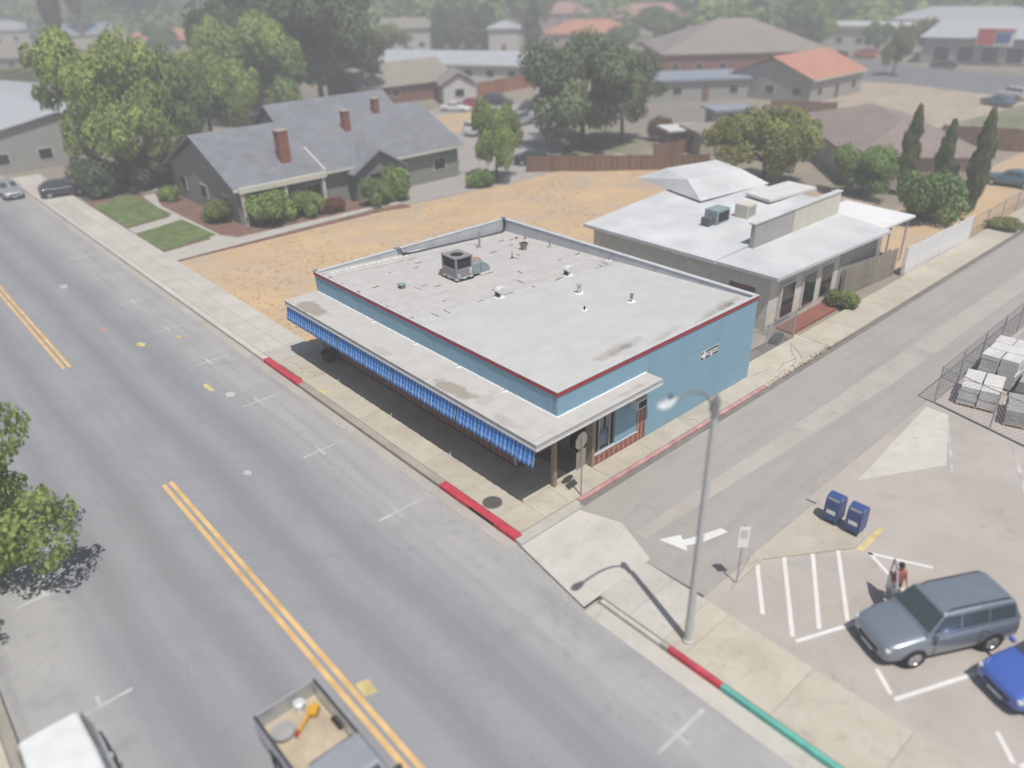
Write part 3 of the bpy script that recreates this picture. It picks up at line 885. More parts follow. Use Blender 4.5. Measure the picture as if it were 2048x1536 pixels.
# window with curtains
wf = MB()
for x in (2.22, 2.50, 3.14, 3.46):
    wf.box(x, .06, .52, x + .05, .12, 3.0)
wf.box(2.27, .061, .52, 3.46, .119, .58)
wf.box(2.27, .061, 2.92, 3.46, .119, 2.999)
win = wf.build('window_frame', 'galv', shop)
t = NT('window_glass')
t.done((.9, .93, .95), .02, 0, .5)
t.b.inputs['Transmission Weight'].default_value = 1
t.b.inputs['IOR'].default_value = 1.15
MATS['window_glass'] = t.m
for x0, x1 in ((2.27, 2.50), (2.55, 3.14), (3.19, 3.46)):
    B(x0, .085, .58, x1, .092, 2.92).build('pane', 'window_glass', win)
def curtain(x0, x1):
    return MB().grid(lambda u, v: (x0 + (x1 - x0) * u, .24 + .025 * math.sin(u * (x1 - x0) * 42), .56 + 2.4 * v), 60, 2).build('curtain', 'curtain', shop, smooth=True)
curtain(2.24, 2.50)
curtain(2.66, 3.0)
curtain(3.12, 3.46)
B(2.62, .15, .64, 3.16, .16, 1.45).build('reflection_sheet', 'reflection_blue', shop)  # poster-like sheet painted for the bluish reflection in the window
for k in range(6):
    B(2.68, .146, .74 + .09 * k, 3.10 - .03 * (k % 3), .149, .77 + .09 * k).build('reflection_strip', 'paper', shop)
B(3.51, .03, .52, 4.90, .15, 3.0).build('blue_panel', 'blue_stucco', shop)
B(4.905, .0, .525, 4.985, .17, 3.0).build('panel_jamb', 'wood_tan', shop)
# recessed corner entrance
B(2.21, .365, 0, 2.27, .44, 3.0).build('door_jamb', 'galv', shop)
B(2.21, 1.55, 0, 2.27, 2.1, 3.0).build('door_side_panel', 'wood_tan', shop)
dr = B(2.23, .45, .02, 2.26, 1.54, 2.2).build('door', 'glass_dark', shop)
B(2.20, .45, .02, 2.228, .53, 2.2).build('door_stile', 'galv', dr)
B(2.20, 1.46, .02, 2.228, 1.54, 2.2).build('door_stile', 'galv', dr)
B(2.20, .54, .02, 2.228, 1.45, .2).build('door_rail', 'galv', dr)
B(2.20, .54, 2.1, 2.228, 1.45, 2.2).build('door_rail', 'galv', dr)
MB().path([(2.17, .6, .9), (2.15, .6, .95), (2.15, .6, 1.25), (2.17, .6, 1.3)], .015, 6).build('door_handle', 'galv', dr)
B(2.23, .45, 2.21, 2.26, 1.54, 3.0).build('transom', 'glass_dark', shop)
bricks((-.18, 2.2), 'x', 2.3, 0, 5, .31, .11, .03)
B(-.18, 2.21, 0, 2.2, 2.36, .55).build('brick_backing', 'mortar', shop)
B(-.16, 2.19, .552, 2.2, 2.37, .60).build('window_sill', 'fascia_grey', shop)
B(-.14, 2.26, .60, 2.2, 2.29, 3.0).build('shop_window', 'glass_dark', shop)
for x in (-.17, 1.0, 2.13):
    B(x, 2.22, .60, x + .06, 2.255, 3.0).build('window_mullion', 'galv', shop)
# front shop windows behind the awnings
y0f, y1f = 2.40, L - .22
B(-.19, y0f, 0, -.03, y1f, .44).build('brick_backing', 'mortar', shop)
bricks((-.20, y0f), 'y', y1f - y0f, 0, 4, .42, .11, .03)
B(-.22, y0f, .442, -.03, y1f, .49).build('window_sill', 'fascia_grey', shop)
nwin = 7
for k in range(nwin + 1):
    y = y0f + (y1f - y0f - .06) * k / nwin
    B(-.16, y, .49, -.10, y + .06, 3.0).build('window_mullion', 'galv', shop)
    if k < nwin:
        B(-.135, y + .06, .49, -.115, y + (y1f - y0f - .06) / nwin, 3.0).build('shop_window', 'glass_dark', shop)
B(.21, .37, -.1, W - .21, L - .21, .001).build('shop_floor', 'concrete_dark', shop)
B(.9, 2.45, 0, 1.0, L - .25, 2.9).build('inner_wall', 'wall_tan', shop)
B(-.2, 2.4, HC - .45, .2, L - .21, HC - .33).build('lintel', 'wood_tan', shop)
B(2.21, .37, HC - .44, 5.4, .6, HC - .33).build('lintel', 'wood_tan', shop)

# one way sign on the side wall
ow = thing('one_way_sign', 'black and white one way arrow sign on the blue side wall', 'sign', (9.92, -.012, 2.64))
B(-.69, 0, -.21, .69, .01, .21).build('plate', 'sign_white', ow)
def flat(poly, y0, y1, name, m):
    MB().solid([(x, y1, z) for x, z in poly][::-1], [(x, y0, z) for x, z in poly][::-1]).build(name, m, ow)
flat([(-.33, .11), (.66, .11), (.66, .195), (-.33, .195)], -.004, -.0005, 'black_field', 'sign_black')
flat([(-.33, -.195), (.05, -.195), (.05, -.11), (-.33, -.11)], -.004, -.0005, 'black_field', 'sign_black')
flat([(.22, -.195), (.66, -.195), (.66, -.11), (.22, -.11)], -.004, -.0005, 'black_field', 'sign_black')
flat([(.60, -.108), (.66, -.108), (.66, .108), (.60, .108)], -.004, -.0005, 'black_field', 'sign_black')
flat([(-.67, .03), (-.67, .19), (-.40, .19)], -.004, -.0005, 'black_field', 'sign_black')
flat([(-.67, -.03), (-.40, -.19), (-.67, -.19)], -.004, -.0005, 'black_field', 'sign_black')
fc = bpy.data.curves.new('one_way_lettering', 'FONT')
fc.body = 'ONE WAY'
fc.size = .22
fc.align_x = 'CENTER'
fc.align_y = 'CENTER'
fc.extrude = .002
fc.materials.append(M('sign_black'))
ftmp = bpy.data.objects.new('lettering_curve', fc)
COL.objects.link(ftmp)
fme = bpy.data.meshes.new_from_object(ftmp)
bpy.data.objects.remove(ftmp)
fme.materials.clear()
fme.materials.append(M('sign_black'))
ft = bpy.data.objects.new('lettering', fme)
COL.objects.link(ft)
ft.parent = ow
ft.location = (.12, -.004, 0)
ft.rotation_euler = (R(90), 0, 0)
ft.scale = (.82, 1, 1)
# window air conditioner
ac = thing('window_air_conditioner', 'small grey air conditioner box high on the blue window panel', 'air conditioner', (4.74, .03, 2.14))
B(-.33, -.40, -.22, .33, 0, .22).build('case', 'roof_white', ac, bevel=.015)
B(-.26, -.412, -.15, .26, -.401, .15).build('grille', 'hvac_coil', ac)
for k in range(5):
    B(-.26, -.418, -.14 + .065 * k, .26, -.413, -.13 + .065 * k).build('grille_bar', 'plastic_dark', ac)

# ------------------------------------------------------------------ things on the roof
hz0 = roof_z(5.3, 12.75)
hv = thing('rooftop_air_conditioner', 'square grey rooftop air conditioner with round fan and ducts', 'air conditioner', (5.3, 12.72, hz0), R(-2))
B(-.57, -.65, 0, .57, .65, .08).build('skid', 'black_metal', hv)
B(-.545, -.625, .08, .545, .625, .20).build('base_rail', 'fascia_grey', hv, bevel=.01)
for x in (-.35, .1):
    B(x, -.645, .10, x + .22, -.641, .15).build('fork_slot', 'hole', hv)
for y in (-.4, .15):
    B(-.565, y, .10, -.561, y + .22, .15).build('fork_slot', 'hole', hv)
B(-.54, -.62, .20, .54, .62, .66).build('lower_cabinet', 'hvac_paint', hv, bevel=.012)
B(-.49, -.57, .66, .49, .57, 1.22).build('coil', 'hvac_coil', hv)
for sx in (-1, 1):
    for sy in (-1, 1):
        B(sx * .54 - (.1 if sx > 0 else 0), sy * .62 - (.1 if sy > 0 else 0), .661, sx * .54 + (.1 if sx < 0 else 0), sy * .62 + (.1 if sy < 0 else 0), 1.22).build('corner_upright', 'hvac_paint', hv)
tp = MB()
n = 32
bi = len(tp.v)
sq = []
for k in range(n):
    a = 2 * PI * k / n
    c_, s_ = math.cos(a), math.sin(a)
    m_ = max(abs(c_), abs(s_))
    sq.append((c_ / m_ * .56, s_ / m_ * .64))
for z in (1.22, 1.27):
    tp.v += [(x, y, z) for x, y in sq]
    tp.v += [(.34 * math.cos(2 * PI * k / n), .34 * math.sin(2 * PI * k / n), z) for k in range(n)]
for k in range(n):
    q = (k + 1) % n
    tp.f += [(2 * n + k, 2 * n + q, 3 * n + q, 3 * n + k), (k, q, 2 * n + q, 2 * n + k), (n + k, 3 * n + k, 3 * n + q, n + q), (k, n + k, n + q, q)]
tp.build('top_panel', 'hvac_paint', hv)
MB().lathe([(.335, 1.02), (.335, 1.03)], n=28).build('fan_well', 'fan_dark', hv)
MB().lathe([(.09, 1.05), (.09, 1.16), (.05, 1.18)], n=14).build('fan_hub', 'galv', hv)
for k in range(4):
    a = k * PI / 2 + .4
    MB().rbox((.2 * math.cos(a), .2 * math.sin(a), 1.1), (.24, .13, .012), Matrix.Rotation(a, 3, 'Z') @ Matrix.Rotation(.35, 3, 'X')).build('fan_blade', 'plastic_dark', hv)
for r_ in (.12, .2, .28):
    MB().path([(r_ * math.cos(2 * PI * k / 24), r_ * math.sin(2 * PI * k / 24), 1.268) for k in range(25)], .006, 5).build('fan_guard', 'black_metal', hv)
for y, z0, z1 in ((-.626, .3, .42), (-.626, .46, .62)):
    B(.32, y, z0, .47, y + .004, z1).build('data_plate', 'paper', hv)
B(-.45, -.68, .25, -.33, -.621, .42).build('switch_box', 'fascia_grey', hv, bevel=.008)
for y in (-.3, 0, .3):
    B(-.545, y, .24, -.541, y + .14, .27).build('data_plate', 'fascia_grey', hv)
MB().solid([(.55, -.55, .16), (1.2, -.42, .03), (1.2, .2, .03), (.55, .25, .16)], [(.55, -.55, .66), (1.2, -.42, .62), (1.2, .2, .62), (.55, .25, .66)]).build('duct', 'duct_paint', hv, bevel=.01)
el = MB()
prof = [(1.21, .02)] + [(1.21 + .62 * math.sin(t * PI / 2 / 7), .02 + .62 * math.cos(t * PI / 2 / 7)) for t in range(8)]
el.solid([(x, -.45, z) for x, z in prof], [(x, .22, z) for x, z in prof])
el.build('duct_elbow', 'duct_paint', hv)
MB().solid([(.9, -.1, .60), (1.6, -.15, .52), (1.6, .24, .52), (.9, .26, .60)], [(.95, .0, .80), (1.45, -.05, .74), (1.45, .2, .74), (.95, .2, .80)]).build('duct_cap', 'rusty', hv)
B(1.12, -.55, -.04, 1.95, .32, .05).build('duct_curb', 'trim_cream', hv)
MB().solid([(-.52, .65, .05), (-.1, .65, .05), (-.1, 1.05, .0), (-.55, 1.05, .0)], [(-.52, .65, .46), (-.1, .65, .46), (-.12, .88, .36), (-.5, .88, .36)]).build('side_hood', 'rusty', hv)

def roof_thing(name, label, x, y, cat='vent'):
    return thing(name, label, cat, (x, y, roof_z(x, y)))
def flash(o, r_=.2, m='sealant'):
    n = 12
    MB().prism([(r_ * math.cos(2 * PI * k / n) * rnd.uniform(.8, 1.15), r_ * .8 * math.sin(2 * PI * k / n) * rnd.uniform(.8, 1.15)) for k in range(n)], -.02, .012).build('flashing', m, o)
o = roof_thing('vent_pipe', 'tall thin grey vent pipe near the left parapet', 9.58, 16.1)
flash(o, .24, 'roof_old')
MB().lathe([(.14, .01), (.075, .06), (.065, .08), (.065, .95), (.07, .96), (.07, 1.0), (.05, 1.0)], n=14).build('pipe', 'steel_grey', o, smooth=False)
o = roof_thing('roof_vent', 'rusty open square vent hood near the back roof corner', 11.28, 14.1)
B(-.13, -.13, 0, .13, .13, .2).build('vent_base', 'rusty', o)
MB().solid([(-.13, -.13, .2), (.13, -.13, .2), (.13, .13, .2), (-.13, .13, .2)], [(-.21, -.21, .42), (.21, -.21, .38), (.21, .21, .38), (-.21, .21, .42)]).build('vent_hood', 'rusty', o)
B(-.16, -.16, .38, .16, .16, .425).build('vent_opening', 'hole', o)
o = roof_thing('vent_pipe', 'short dark spike pipe on the old roof half', 9.65, 13.3)
flash(o, .14, 'bark_mulch')
MB().lathe([(.08, 0), (.03, .1), (.022, .14), (.022, .36)], n=10).build('pipe', 'black_metal', o)
o = roof_thing('vent_pipe', 'grey pipe against the middle of the back parapet', 12.62, 13.3)
MB().lathe([(.12, 0), (.06, .08), (.05, .1), (.05, .6)], n=12).build('pipe', 'steel_grey', o)
flash(o, .17, 'roof_old')
o = roof_thing('vent_pipe', 'small pipe at the back parapet above the roofing joint', 13.2, 9.15)
MB().lathe([(.09, 0), (.05, .06), (.045, .08), (.045, .42)], n=12).build('pipe', 'steel_grey', o)
flash(o, .17)
for x, y, lb in ((4.95, 9.0, 'white sheet metal hood vent on the roofing joint nearer the street'), (9.69, 8.95, 'white sheet metal hood vent on the roofing joint nearer the back')):
    o = roof_thing('hood_vent', lb, x, y)
    o.scale = (1.25, 1.25, 1.2)
    flash(o, .24)
    B(-.02, -.10, .01, .10, .10, .22).build('vent_neck', 'roof_white', o)
    prof = [(-.12, .20), (-.14, .30), (-.08, .38), (.02, .42), (.20, .42), (.20, .40), (.03, .39), (-.04, .33), (-.06, .20)]
    MB().solid([(x_, -.14, z_) for x_, z_ in prof], [(x_, .14, z_) for x_, z_ in prof]).build('vent_hood', 'roof_white', o)
    B(-.06, -.13, .20, .12, .13, .38).build('vent_core', 'roof_white', o)
    B(-.125, -.11, .1, -.062, .11, .31).build('vent_opening', 'hole', o)
o = roof_thing('vent_pipe', 'wide grey flared vent stack in the middle of the new roof', 8.15, 6.65)
flash(o, .26)
MB().lathe([(.13, 0), (.10, .04), (.10, .40), (.15, .46), (.15, .52), (.10, .52), (.09, .46)], n=16).build('pipe', 'fascia_grey', o)
o = roof_thing('vent_pipe', 'rust red pipe cap on a thin stem on the new roof', 9.05, 4.05)
flash(o, .22)
MB().lathe([(.035, 0), (.035, .2)], n=10).build('stem', 'steel_grey', o)
MB().lathe([(.08, .2), (.08, .28), (.05, .30), (.05, .34), (.09, .36), (.09, .43), (.03, .45)], n=12).build('cap', 'rusty', o)
o = roof_thing('vent_pipe', 'tiny black pipe stub with white flashing on the new roof', 6.68, 4.9)
flash(o, .18)
MB().lathe([(.03, 0), (.03, .1), (.06, .11), (.06, .15), (.025, .16), (.025, .22)], n=10).build('stub', 'black_metal', o)
o = roof_thing('box_vent', 'small square box vent with a grey lid on the old roof', 2.15, 13.3)
B(-.13, -.13, 0, .13, .13, .16).build('vent_base', 'rusty', o)
B(-.135, -.10, .04, -.131, .10, .13).build('vent_opening', 'hole', o)
B(-.18, -.18, .17, .18, .18, .24).build('vent_lid', 'duct_paint', o, bevel=.02)
# cable conduit along the left parapet
cd = thing('cable_conduit', 'grey conduit and black cables running along the foot of the left parapet', 'conduit', (0, 0, 0))
def cz(x):
    return roof_z(x, L - .45) + .05
MB().path([(x, L - .36, cz(x)) for x in (5.6, 7.5, 9.5, 11.5, 13.0)], .04, 8).build('pipe', 'galv', cd, smooth=True)
MB().path([(x, L - .52, cz(x) - .03) for x in (5.3, 7.5, 9.5, 11.5, 12.9)], .028, 6).build('cable', 'rubber', cd, smooth=True)
for dx, dy in ((0, 0), (.16, .03)):
    MB().path([(5.15 + dx, L - .12, HP + .08), (5.2 + dx, L - .26, HP + .02), (5.25 + dx, L - .34, HP - .2), (5.5 + dx, L - .42, cz(5.5) + .0), (5.9, L - .46, cz(5.9) - .02)], .03, 6).build('cable', 'rubber', cd, smooth=True)
for dx in (0, .12):
    MB().path([(12.9, L - .5, cz(12.9)), (13.1 + dx * .5, L - .4, cz(13) + .1), (13.2 + dx, L - .36, HP - .2), (13.22 + dx, L - .28, HP + .05), (13.3 + dx, L - .12, HP + .1)], .035, 6).build('cable', 'rubber', cd, smooth=True)
B(5.05, L - .18, HP + .036, 5.25, L - .05, HP + .12).build('weather_head', 'duct_paint', cd, bevel=.02)
B(13.2, L - .2, HP + .036, 13.45, L - .06, HP + .15).build('weather_head', 'duct_paint', cd, bevel=.02)
cg = thing('conduit_bracket', 'small metal cable bracket on the front left roof corner', 'bracket', (.05, L - .05, HP + .036))
B(-.12, -.1, 0, .12, .1, .03).build('plate', 'galv', cg)
MB().path([(-.1, 0, .03), (-.1, 0, .12), (.12, .0, .12)], .02, 6).build('arm', 'galv', cg)
for x, y, lb in ((12.6, 16.2, 'broken red brick lying on the roof by the back corner'), (12.95, 15.8, 'dark brick fragment beside the broken brick on the roof')):
    o = tag(MB().rbox((0, 0, .045), (.2, .1, .09), .4).build('loose_brick', 'wall_brick', None, (x, y, roof_z(x, y)), bevel=.012), lb, 'brick')

# ------------------------------------------------------------------ street furniture round the shop
o = thing('planter_tub', 'dark wooden half barrel planter under the awning', 'planter', (-.75, 16.6, .003))
prof = [(.30, 0), (.36, .18), (.40, .36), (.42, .52), (.38, .52), (.36, .42)]
MB().lathe(prof, n=22).build('barrel', 'planter_wood', o)
for z, r_ in ((.1, .345), (.4, .418)):
    MB().lathe([(r_, z), (r_, z + .05), (r_ - .02, z + .05), (r_ - .02, z), (r_, z)], n=22, caps=False).build('hoop', 'iron', o)
MB().lathe([(.36, .44), (.02, .46)], n=18).build('soil', 'soil', o)
# stop sign seen from behind
st = thing('stop_sign', 'octagonal stop sign seen from behind on a steel pole at the corner', 'sign', (.34, -1.02, .003))
MB().path([(0, 0, -.05), (0, 0, 2.85)], .032, 8).build('pole', 'galv', st)
rot = Matrix.Rotation(R(6), 3, 'Z')
def plate(pts, z, d0, d1, name, m, par):
    mb = MB()
    lo = [rot @ Vector((x, -d0, z + y)) for x, y in pts]
    hi = [rot @ Vector((x, -d1, z + y)) for x, y in pts]
    return mb.solid(lo, hi).build(name, m, par)
oc = [(.38 * math.cos(R(22.5 + 45 * k)), .38 * math.sin(R(22.5 + 45 * k))) for k in range(8)]
plate(oc, 2.55, -.045, -.037, 'sign_plate', 'sign_back', st)
plate([(x * .97, y * .97) for x, y in oc], 2.55, -.049, -.0455, 'red_face', 'red_paint', st)
plate([(-.30, -.40), (.30, -.40), (.30, .40), (-.30, .40)], 1.72, -.045, -.037, 'lower_plate', 'sign_back', st)
for z in (2.4, 2.7, 1.5, 1.9):
    plate([(-.05, -.015), (.05, -.015), (.05, .015), (-.05, .015)], z, -.036, .034, 'clamp', 'galv', st)
# street lamp
lp = thing('street_lamp', 'tall concrete street lamp with a curved arm and white head', 'street lamp', (-2.69, -8.46, 0))
MB().lathe([(.16, -.02), (.16, .10), (.125, .12), (.09, 8.25)], n=16).build('pole', 'pole_concrete', lp, smooth=False)
MB().lathe([(.11, 8.2), (.11, 8.24), (.10, 8.26), (.10, 8.52), (.115, 8.54), (.115, 8.6), (.09, 8.72), (.045, 8.84), (.0, 8.9)], n=16).build('pole_cap', 'steel_grey', lp)
MB().path([(-.08, .03, 8.42), (-.2, .04, 8.68), (-.45, .05, 8.98), (-.75, .06, 9.18), (-1.1, .06, 9.31), (-1.5, .06, 9.35), (-1.85, .06, 9.35)], .04, 10).build('arm', 'steel_grey', lp, smooth=True)
B(-.16, -.04, 8.36, -.09, .1, 8.54).build('arm_bracket', 'steel_grey', lp, bevel=.01)
hd = MB()
st_ = [(-1.74, .045, .04), (-1.81, .08, .055), (-1.93, .125, .075), (-2.06, .16, .07), (-2.20, .165, .055), (-2.31, .12, .04), (-2.36, .05, .02)]
nn = 12
for x, w, h in st_:
    for k in range(nn):
        a = 2 * PI * k / nn
        z = h * math.sin(a)
        hd.v.append((x, .06 + w * math.cos(a), 9.36 + (z if z > 0 else z * .55)))
for i in range(len(st_) - 1):
    for k in range(nn):
        q = (k + 1) % nn
        hd.f.append((i * nn + k, i * nn + q, (i + 1) * nn + q, (i + 1) * nn + k))
hd.f.append(tuple(reversed(range(nn))))
hd.f.append(tuple((len(st_) - 1) * nn + k for k in range(nn)))
lh = hd.build('lamp_head', 'lamp_white', lp, smooth=True, sub=1)
MB().lathe([(.035, 9.43), (.035, 9.56), (.03, 9.565)], (-1.92, .06, 0), n=12).build('photocell', 'black_metal', lh)
MB().rbox((-2.12, .06, 9.425), (.05, .18, .012), 0).build('head_rib', 'fascia_grey', lh)
# small sign on a post by the island
sg = thing('road_sign', 'narrow white sign panel on a thin post beside the traffic island', 'sign', (.62, -8.02, .0))
MB().path([(0, 0, -.1), (0, 0, 2.45)], .028, 8).build('post', 'galv', sg)
MB().rbox((0, -.035, 2.0), (.36, .012, .85), R(0)).build('panel', 'sign_white', sg, rotz=R(-38))
MB().rbox((0, -.043, 2.12), (.24, .004, .34), R(0)).build('panel_mark', 'fascia_grey', sg, rotz=R(-38))
# letter boxes
for x, y, lb in ((6.0, -8.6, 'blue street letter box on the island nearer the alley'), (5.98, -9.45, 'blue street letter box on the island nearer the parking stalls')):
    o = thing('letter_box', lb, 'letter box', (x, y, .02), R(180), 'blue letter boxes on the island')
    prof = [(-.30, .18), (.30, .18), (.30, .92)] + [(.30 * math.cos(t * PI / 8), .92 + .30 * math.sin(t * PI / 8)) for t in range(1, 8)] + [(-.30, .92)]
    MB().solid([(x_, .28, z_) for x_, z_ in prof], [(x_, -.28, z_) for x_, z_ in prof]).build('body', 'mail_blue', o, bevel=.015)
    for sx in (-.22, .22):
        for sy in (-.2, .2):
            B(sx - .03, sy - .03, 0, sx + .03, sy + .03, .18).build('leg', 'mail_blue', o)
    MB().rbox((.24, 0, 1.08), (.10, .42, .06), 0).build('pull_down_door', 'galv', o)
    B(.301, -.17, .45, .304, .17, .62).build('notice', 'sign_white', o)

# ------------------------------------------------------------------ fences
def chain_fence(name, label, cat, p, q, h, nposts, z=0., mesh=.14, group=None, rails=True):
    p, q = Vector((*p, 0)), Vector((*q, 0))
    d = q - p
    ln = d.length
    o = thing(name, label, cat, (p.x, p.y, z), math.atan2(d.y, d.x), group)
    for k in range(nposts):
        x = ln * k / (nposts - 1)
        MB().path([(x, 0, -.1), (x, 0, h + .05)], .038, 7).build('post', 'galv', o)
    if rails:
        for zz in (.08, h):
            MB().path([(0, 0, zz), (ln, 0, zz)], .022, 6).build('rail', 'galv', o)
    w = MB()
    def strip(a, b):
        a, b = Vector(a), Vector(b)
        w.path([a, b], .0055, 3, False)
    n = int((ln + h) / mesh)
    for k in range(n):
        x = k * mesh
        a0, a1 = max(0, x - h), min(x, ln)
        if a1 > a0:
            strip((a0, 0, .06 + (x - a0)), (a1, 0, .06 + (x - a1)))
            strip((ln - a0, 0, .06 + (x - a0)), (ln - a1, 0, .06 + (x - a1)))
    tag(w.build('chain_link', 'steel_grey', o), kind='stuff')
    return o
gate = chain_fence('chain_link_gate', 'galvanised chain link gate behind the blue shop', 'gate', (13.75, .85), (19.25, .8), 1.65, 3, -.02, .085)
for a, b in (((.1, 0, .1), (2.7, 0, 1.6)), ((2.8, 0, 1.6), (5.4, 0, .1))):
    MB().path([a, b], .012, 6).build('brace', 'galv', gate)
MB().rbox((4.6, .5, .12), (1.3, .5, .22), .3).build('folded_tarp', 'tarp_dark', gate)
for k in range(3):
    o = tag(MB().rbox((0, 0, .04), (3.4 - k * .4, .14, .09), .0).build('timber_plank', 'wood_brown', None, (16.2 + .1 * k, 3.4 + .35 * k, -.03), R(3 - 3 * k)), ['longest brown timber plank lying in the yard behind the gate', 'middle brown timber plank lying in the yard behind the gate', 'shortest brown timber plank lying in the yard behind the gate'][k], 'plank', 'timber planks in the back yard')

def board_fence(name, label, p, q, h, bw, m, z=GZ, gap=.02, cat='fence', posts=True, group=None):
    p, q = Vector((*p, 0)), Vector((*q, 0))
    d = q - p
    ln = d.length
    o = thing(name, label, cat, (p.x, p.y, z), math.atan2(d.y, d.x), group)
    n = max(1, round(ln / bw))
    bw = ln / n
    me = MB().box(-bw / 2 + gap / 2, -.015, 0, bw / 2 - gap / 2, .015, h).mesh('board')
    for k in range(n):
        link('board', me, m, o, ((k + .5) * bw, rnd.uniform(-.006, .006), rnd.uniform(-.03, .03)))
    for zz in (.3, h - .3):
        B(0, .016, zz, ln, .06, zz + .09).build('rail', m, o)
    if posts:
        for k in range(int(ln / 2.6) + 1):
            x = min(k * 2.6, ln - .05)
            B(x - .05, .061, 0, x + .05, .16, h + .05).build('post', m, o)
    return o
board_fence('vinyl_fence', 'bright white panel fence along the far alley pavement', (33.2, .95), (43.5, .75), 2.0, .85, 'vinyl_white')
board_fence('board_fence', 'weathered grey board fence beside the pale neighbouring building', (26.9, 1.95), (33.0, 1.5), 1.9, .5, 'wood_grey')
board_fence('board_fence', 'brown board fence along the back of the dry field', (35.5, 40.0), (48.6, 27.2), 1.7, .6, 'wood_brown')
board_fence('board_fence', 'orange red timber fence in front of the long metal roof', (64.5, 82.5), (78, 84.5), 2.2, 1.0, 'wood_orange')
board_fence('board_fence', 'brown fence at the foot of the terracotta roofed house', (79, 39.2), (83, 32), 2.0, .9, 'wood_brown')
board_fence('board_fence', 'long brown fence behind the three cypresses', (74.5, 15.5), (79, 4), 2.3, .9, 'wood_brown')
board_fence('board_fence', 'low reddish fence beside the brown sheds', (49, 34.5), (57, 33.8), 1.5, .7, 'wood_brown')
chain_fence('wire_fence', 'grey wire fence running on past the white panel fence', 'fence', (44, .9), (70, 1.2), 1.6, 9, GZ, .3)
# stone yard across the alley
chain_fence('yard_fence', 'chain link fence round the stone yard, side facing the alley', 'fence', (17.6, -7.5), (34, -7.35), 1.9, 7, -.07, .22)
chain_fence('yard_fence', 'chain link fence round the stone yard, side facing the parking stalls', 'fence', (17.6, -7.5), (15.6, -15.5), 1.9, 4, -.07, .22)
def stone_pallet(x, y, rz, w, d, h, m, lb):
    o = thing('stone_pallet', lb, 'pallet', (x, y, -.068), rz, 'stone pallets in the fenced yard')
    for k in range(3):
        B(-w / 2, -d / 2 + (d - .12) * k / 2, 0, w / 2, -d / 2 + (d - .12) * k / 2 + .12, .09).build('bearer', 'pallet_wood', o)
    for k in range(5):
        B(-w / 2 + (w - .14) * k / 4, -d / 2, .091, -w / 2 + (w - .14) * k / 4 + .14, d / 2, .115).build('deck_board', 'pallet_wood', o)
    nx, nz = 3, max(2, int(h / .22))
    for iz in range(nz):
        for ix in range(nx):
            for iy in range(2):
                jx, jy = rnd.uniform(-.03, .03), rnd.uniform(-.03, .03)
                sx, sy = w / nx, d / 2
                B(-w / 2 + ix * sx + .02 + jx, -d / 2 + iy * sy + .02 + jy, .117 + iz * h / nz, -w / 2 + (ix + 1) * sx - .02 + jx, -d / 2 + (iy + 1) * sy - .02 + jy, .117 + (iz + 1) * h / nz - .012).build('stone_block', m, o)
    return o
for x, y, rz, w, d, h, m, lb in ((19.4, -8.8, .2, 2.1, 1.6, .9, 'stone_white', 'pallet of white stone blocks nearest the yard corner'), (21.9, -10.6, .1, 2.2, 1.7, .8, 'stone_grey', 'pallet of grey stone blocks in the middle of the yard'),
        (22.6, -8.7, .05, 2.9, 1.6, 1.45, 'stone_white', 'tallest pallet stacked with white stone in the yard'), (18.9, -10.9, .3, 1.9, 1.6, .7, 'stone_grey', 'low pallet of grey stone beside the parking stalls'),
        (20.6, -12.9, .15, 2.2, 1.8, 1.1, 'stone_white', 'pallet of white stone at the right edge of the yard'), (26.2, -8.8, .0, 2.2, 1.5, .7, 'stone_grey', 'farthest low pallet of grey stone along the alley fence'),
        (25.0, -10.9, .1, 2.4, 1.7, 1.2, 'stone_white', 'white stone pallet behind the tallest one'), (18.2, -13.1, .25, 1.8, 1.6, .8, 'stone_grey', 'grey stone pallet at the yard fence facing the stalls')):
    stone_pallet(x, y, rz, w, d, h, m, lb)

# ------------------------------------------------------------------ vehicles
wheel_cache = {}
def wheel(parent, x, y, r_, w, side):
    k = (round(r_, 3), round(w, 3))
    if k not in wheel_cache:
        def ax(prof, caps=True):
            mb = MB().lathe(prof, n=22, caps=caps)
            mb.v = [(a, c, b) for a, b, c in mb.v]
            return mb
        ty = ax([(r_ * .64, -w / 2), (r_ * .94, -w / 2), (r_, -w / 2 + .03), (r_, w / 2 - .03), (r_ * .94, w / 2), (r_ * .64, w / 2), (r_ * .64, -w / 2)], False).mesh('tyre')
        rm = ax([(r_ * .1, -w * .30), (r_ * .62, -w * .32), (r_ * .66, -w * .46), (r_ * .66, w * .46), (r_ * .62, w * .32), (r_ * .1, w * .30)])
        for q in range(5):
            a = 2 * PI * q / 5
            for s in (-1, 1):
                rm.rbox((r_ * .36 * math.cos(a), s * w * .36, r_ * .36 * math.sin(a)), (r_ * .56, w * .12, r_ * .16), Matrix.Rotation(-a, 3, 'Y'))
        wheel_cache[k] = (ty, rm.mesh('rim'))
    e = link('wheel', wheel_cache[k][0], 'tyre', parent, (x, y, r_))
    link('rim', wheel_cache[k][1], 'rim', e)
    return e

def loft(stations, half):
    """stations: list of (x, fn) ; half: list of (y,z) lists -> closed body mirrored in y"""
    mb = MB()
    n = None
    for x, sec in stations:
        ring = [(x, y, z) for y, z in sec] + [(x, -y, z) for y, z in reversed(sec) if abs(y) > 1e-6]
        n = len(ring)
        mb.v += ring
    for i in range(len(stations) - 1):
        for k in range(n):
            q = (k + 1) % n
            mb.f.append((i * n + k, i * n + q, (i + 1) * n + q, (i + 1) * n + k))
    mb.f.append(tuple(reversed(range(n))))
    mb.f.append(tuple((len(stations) - 1) * n + k for k in range(n)))
    return mb

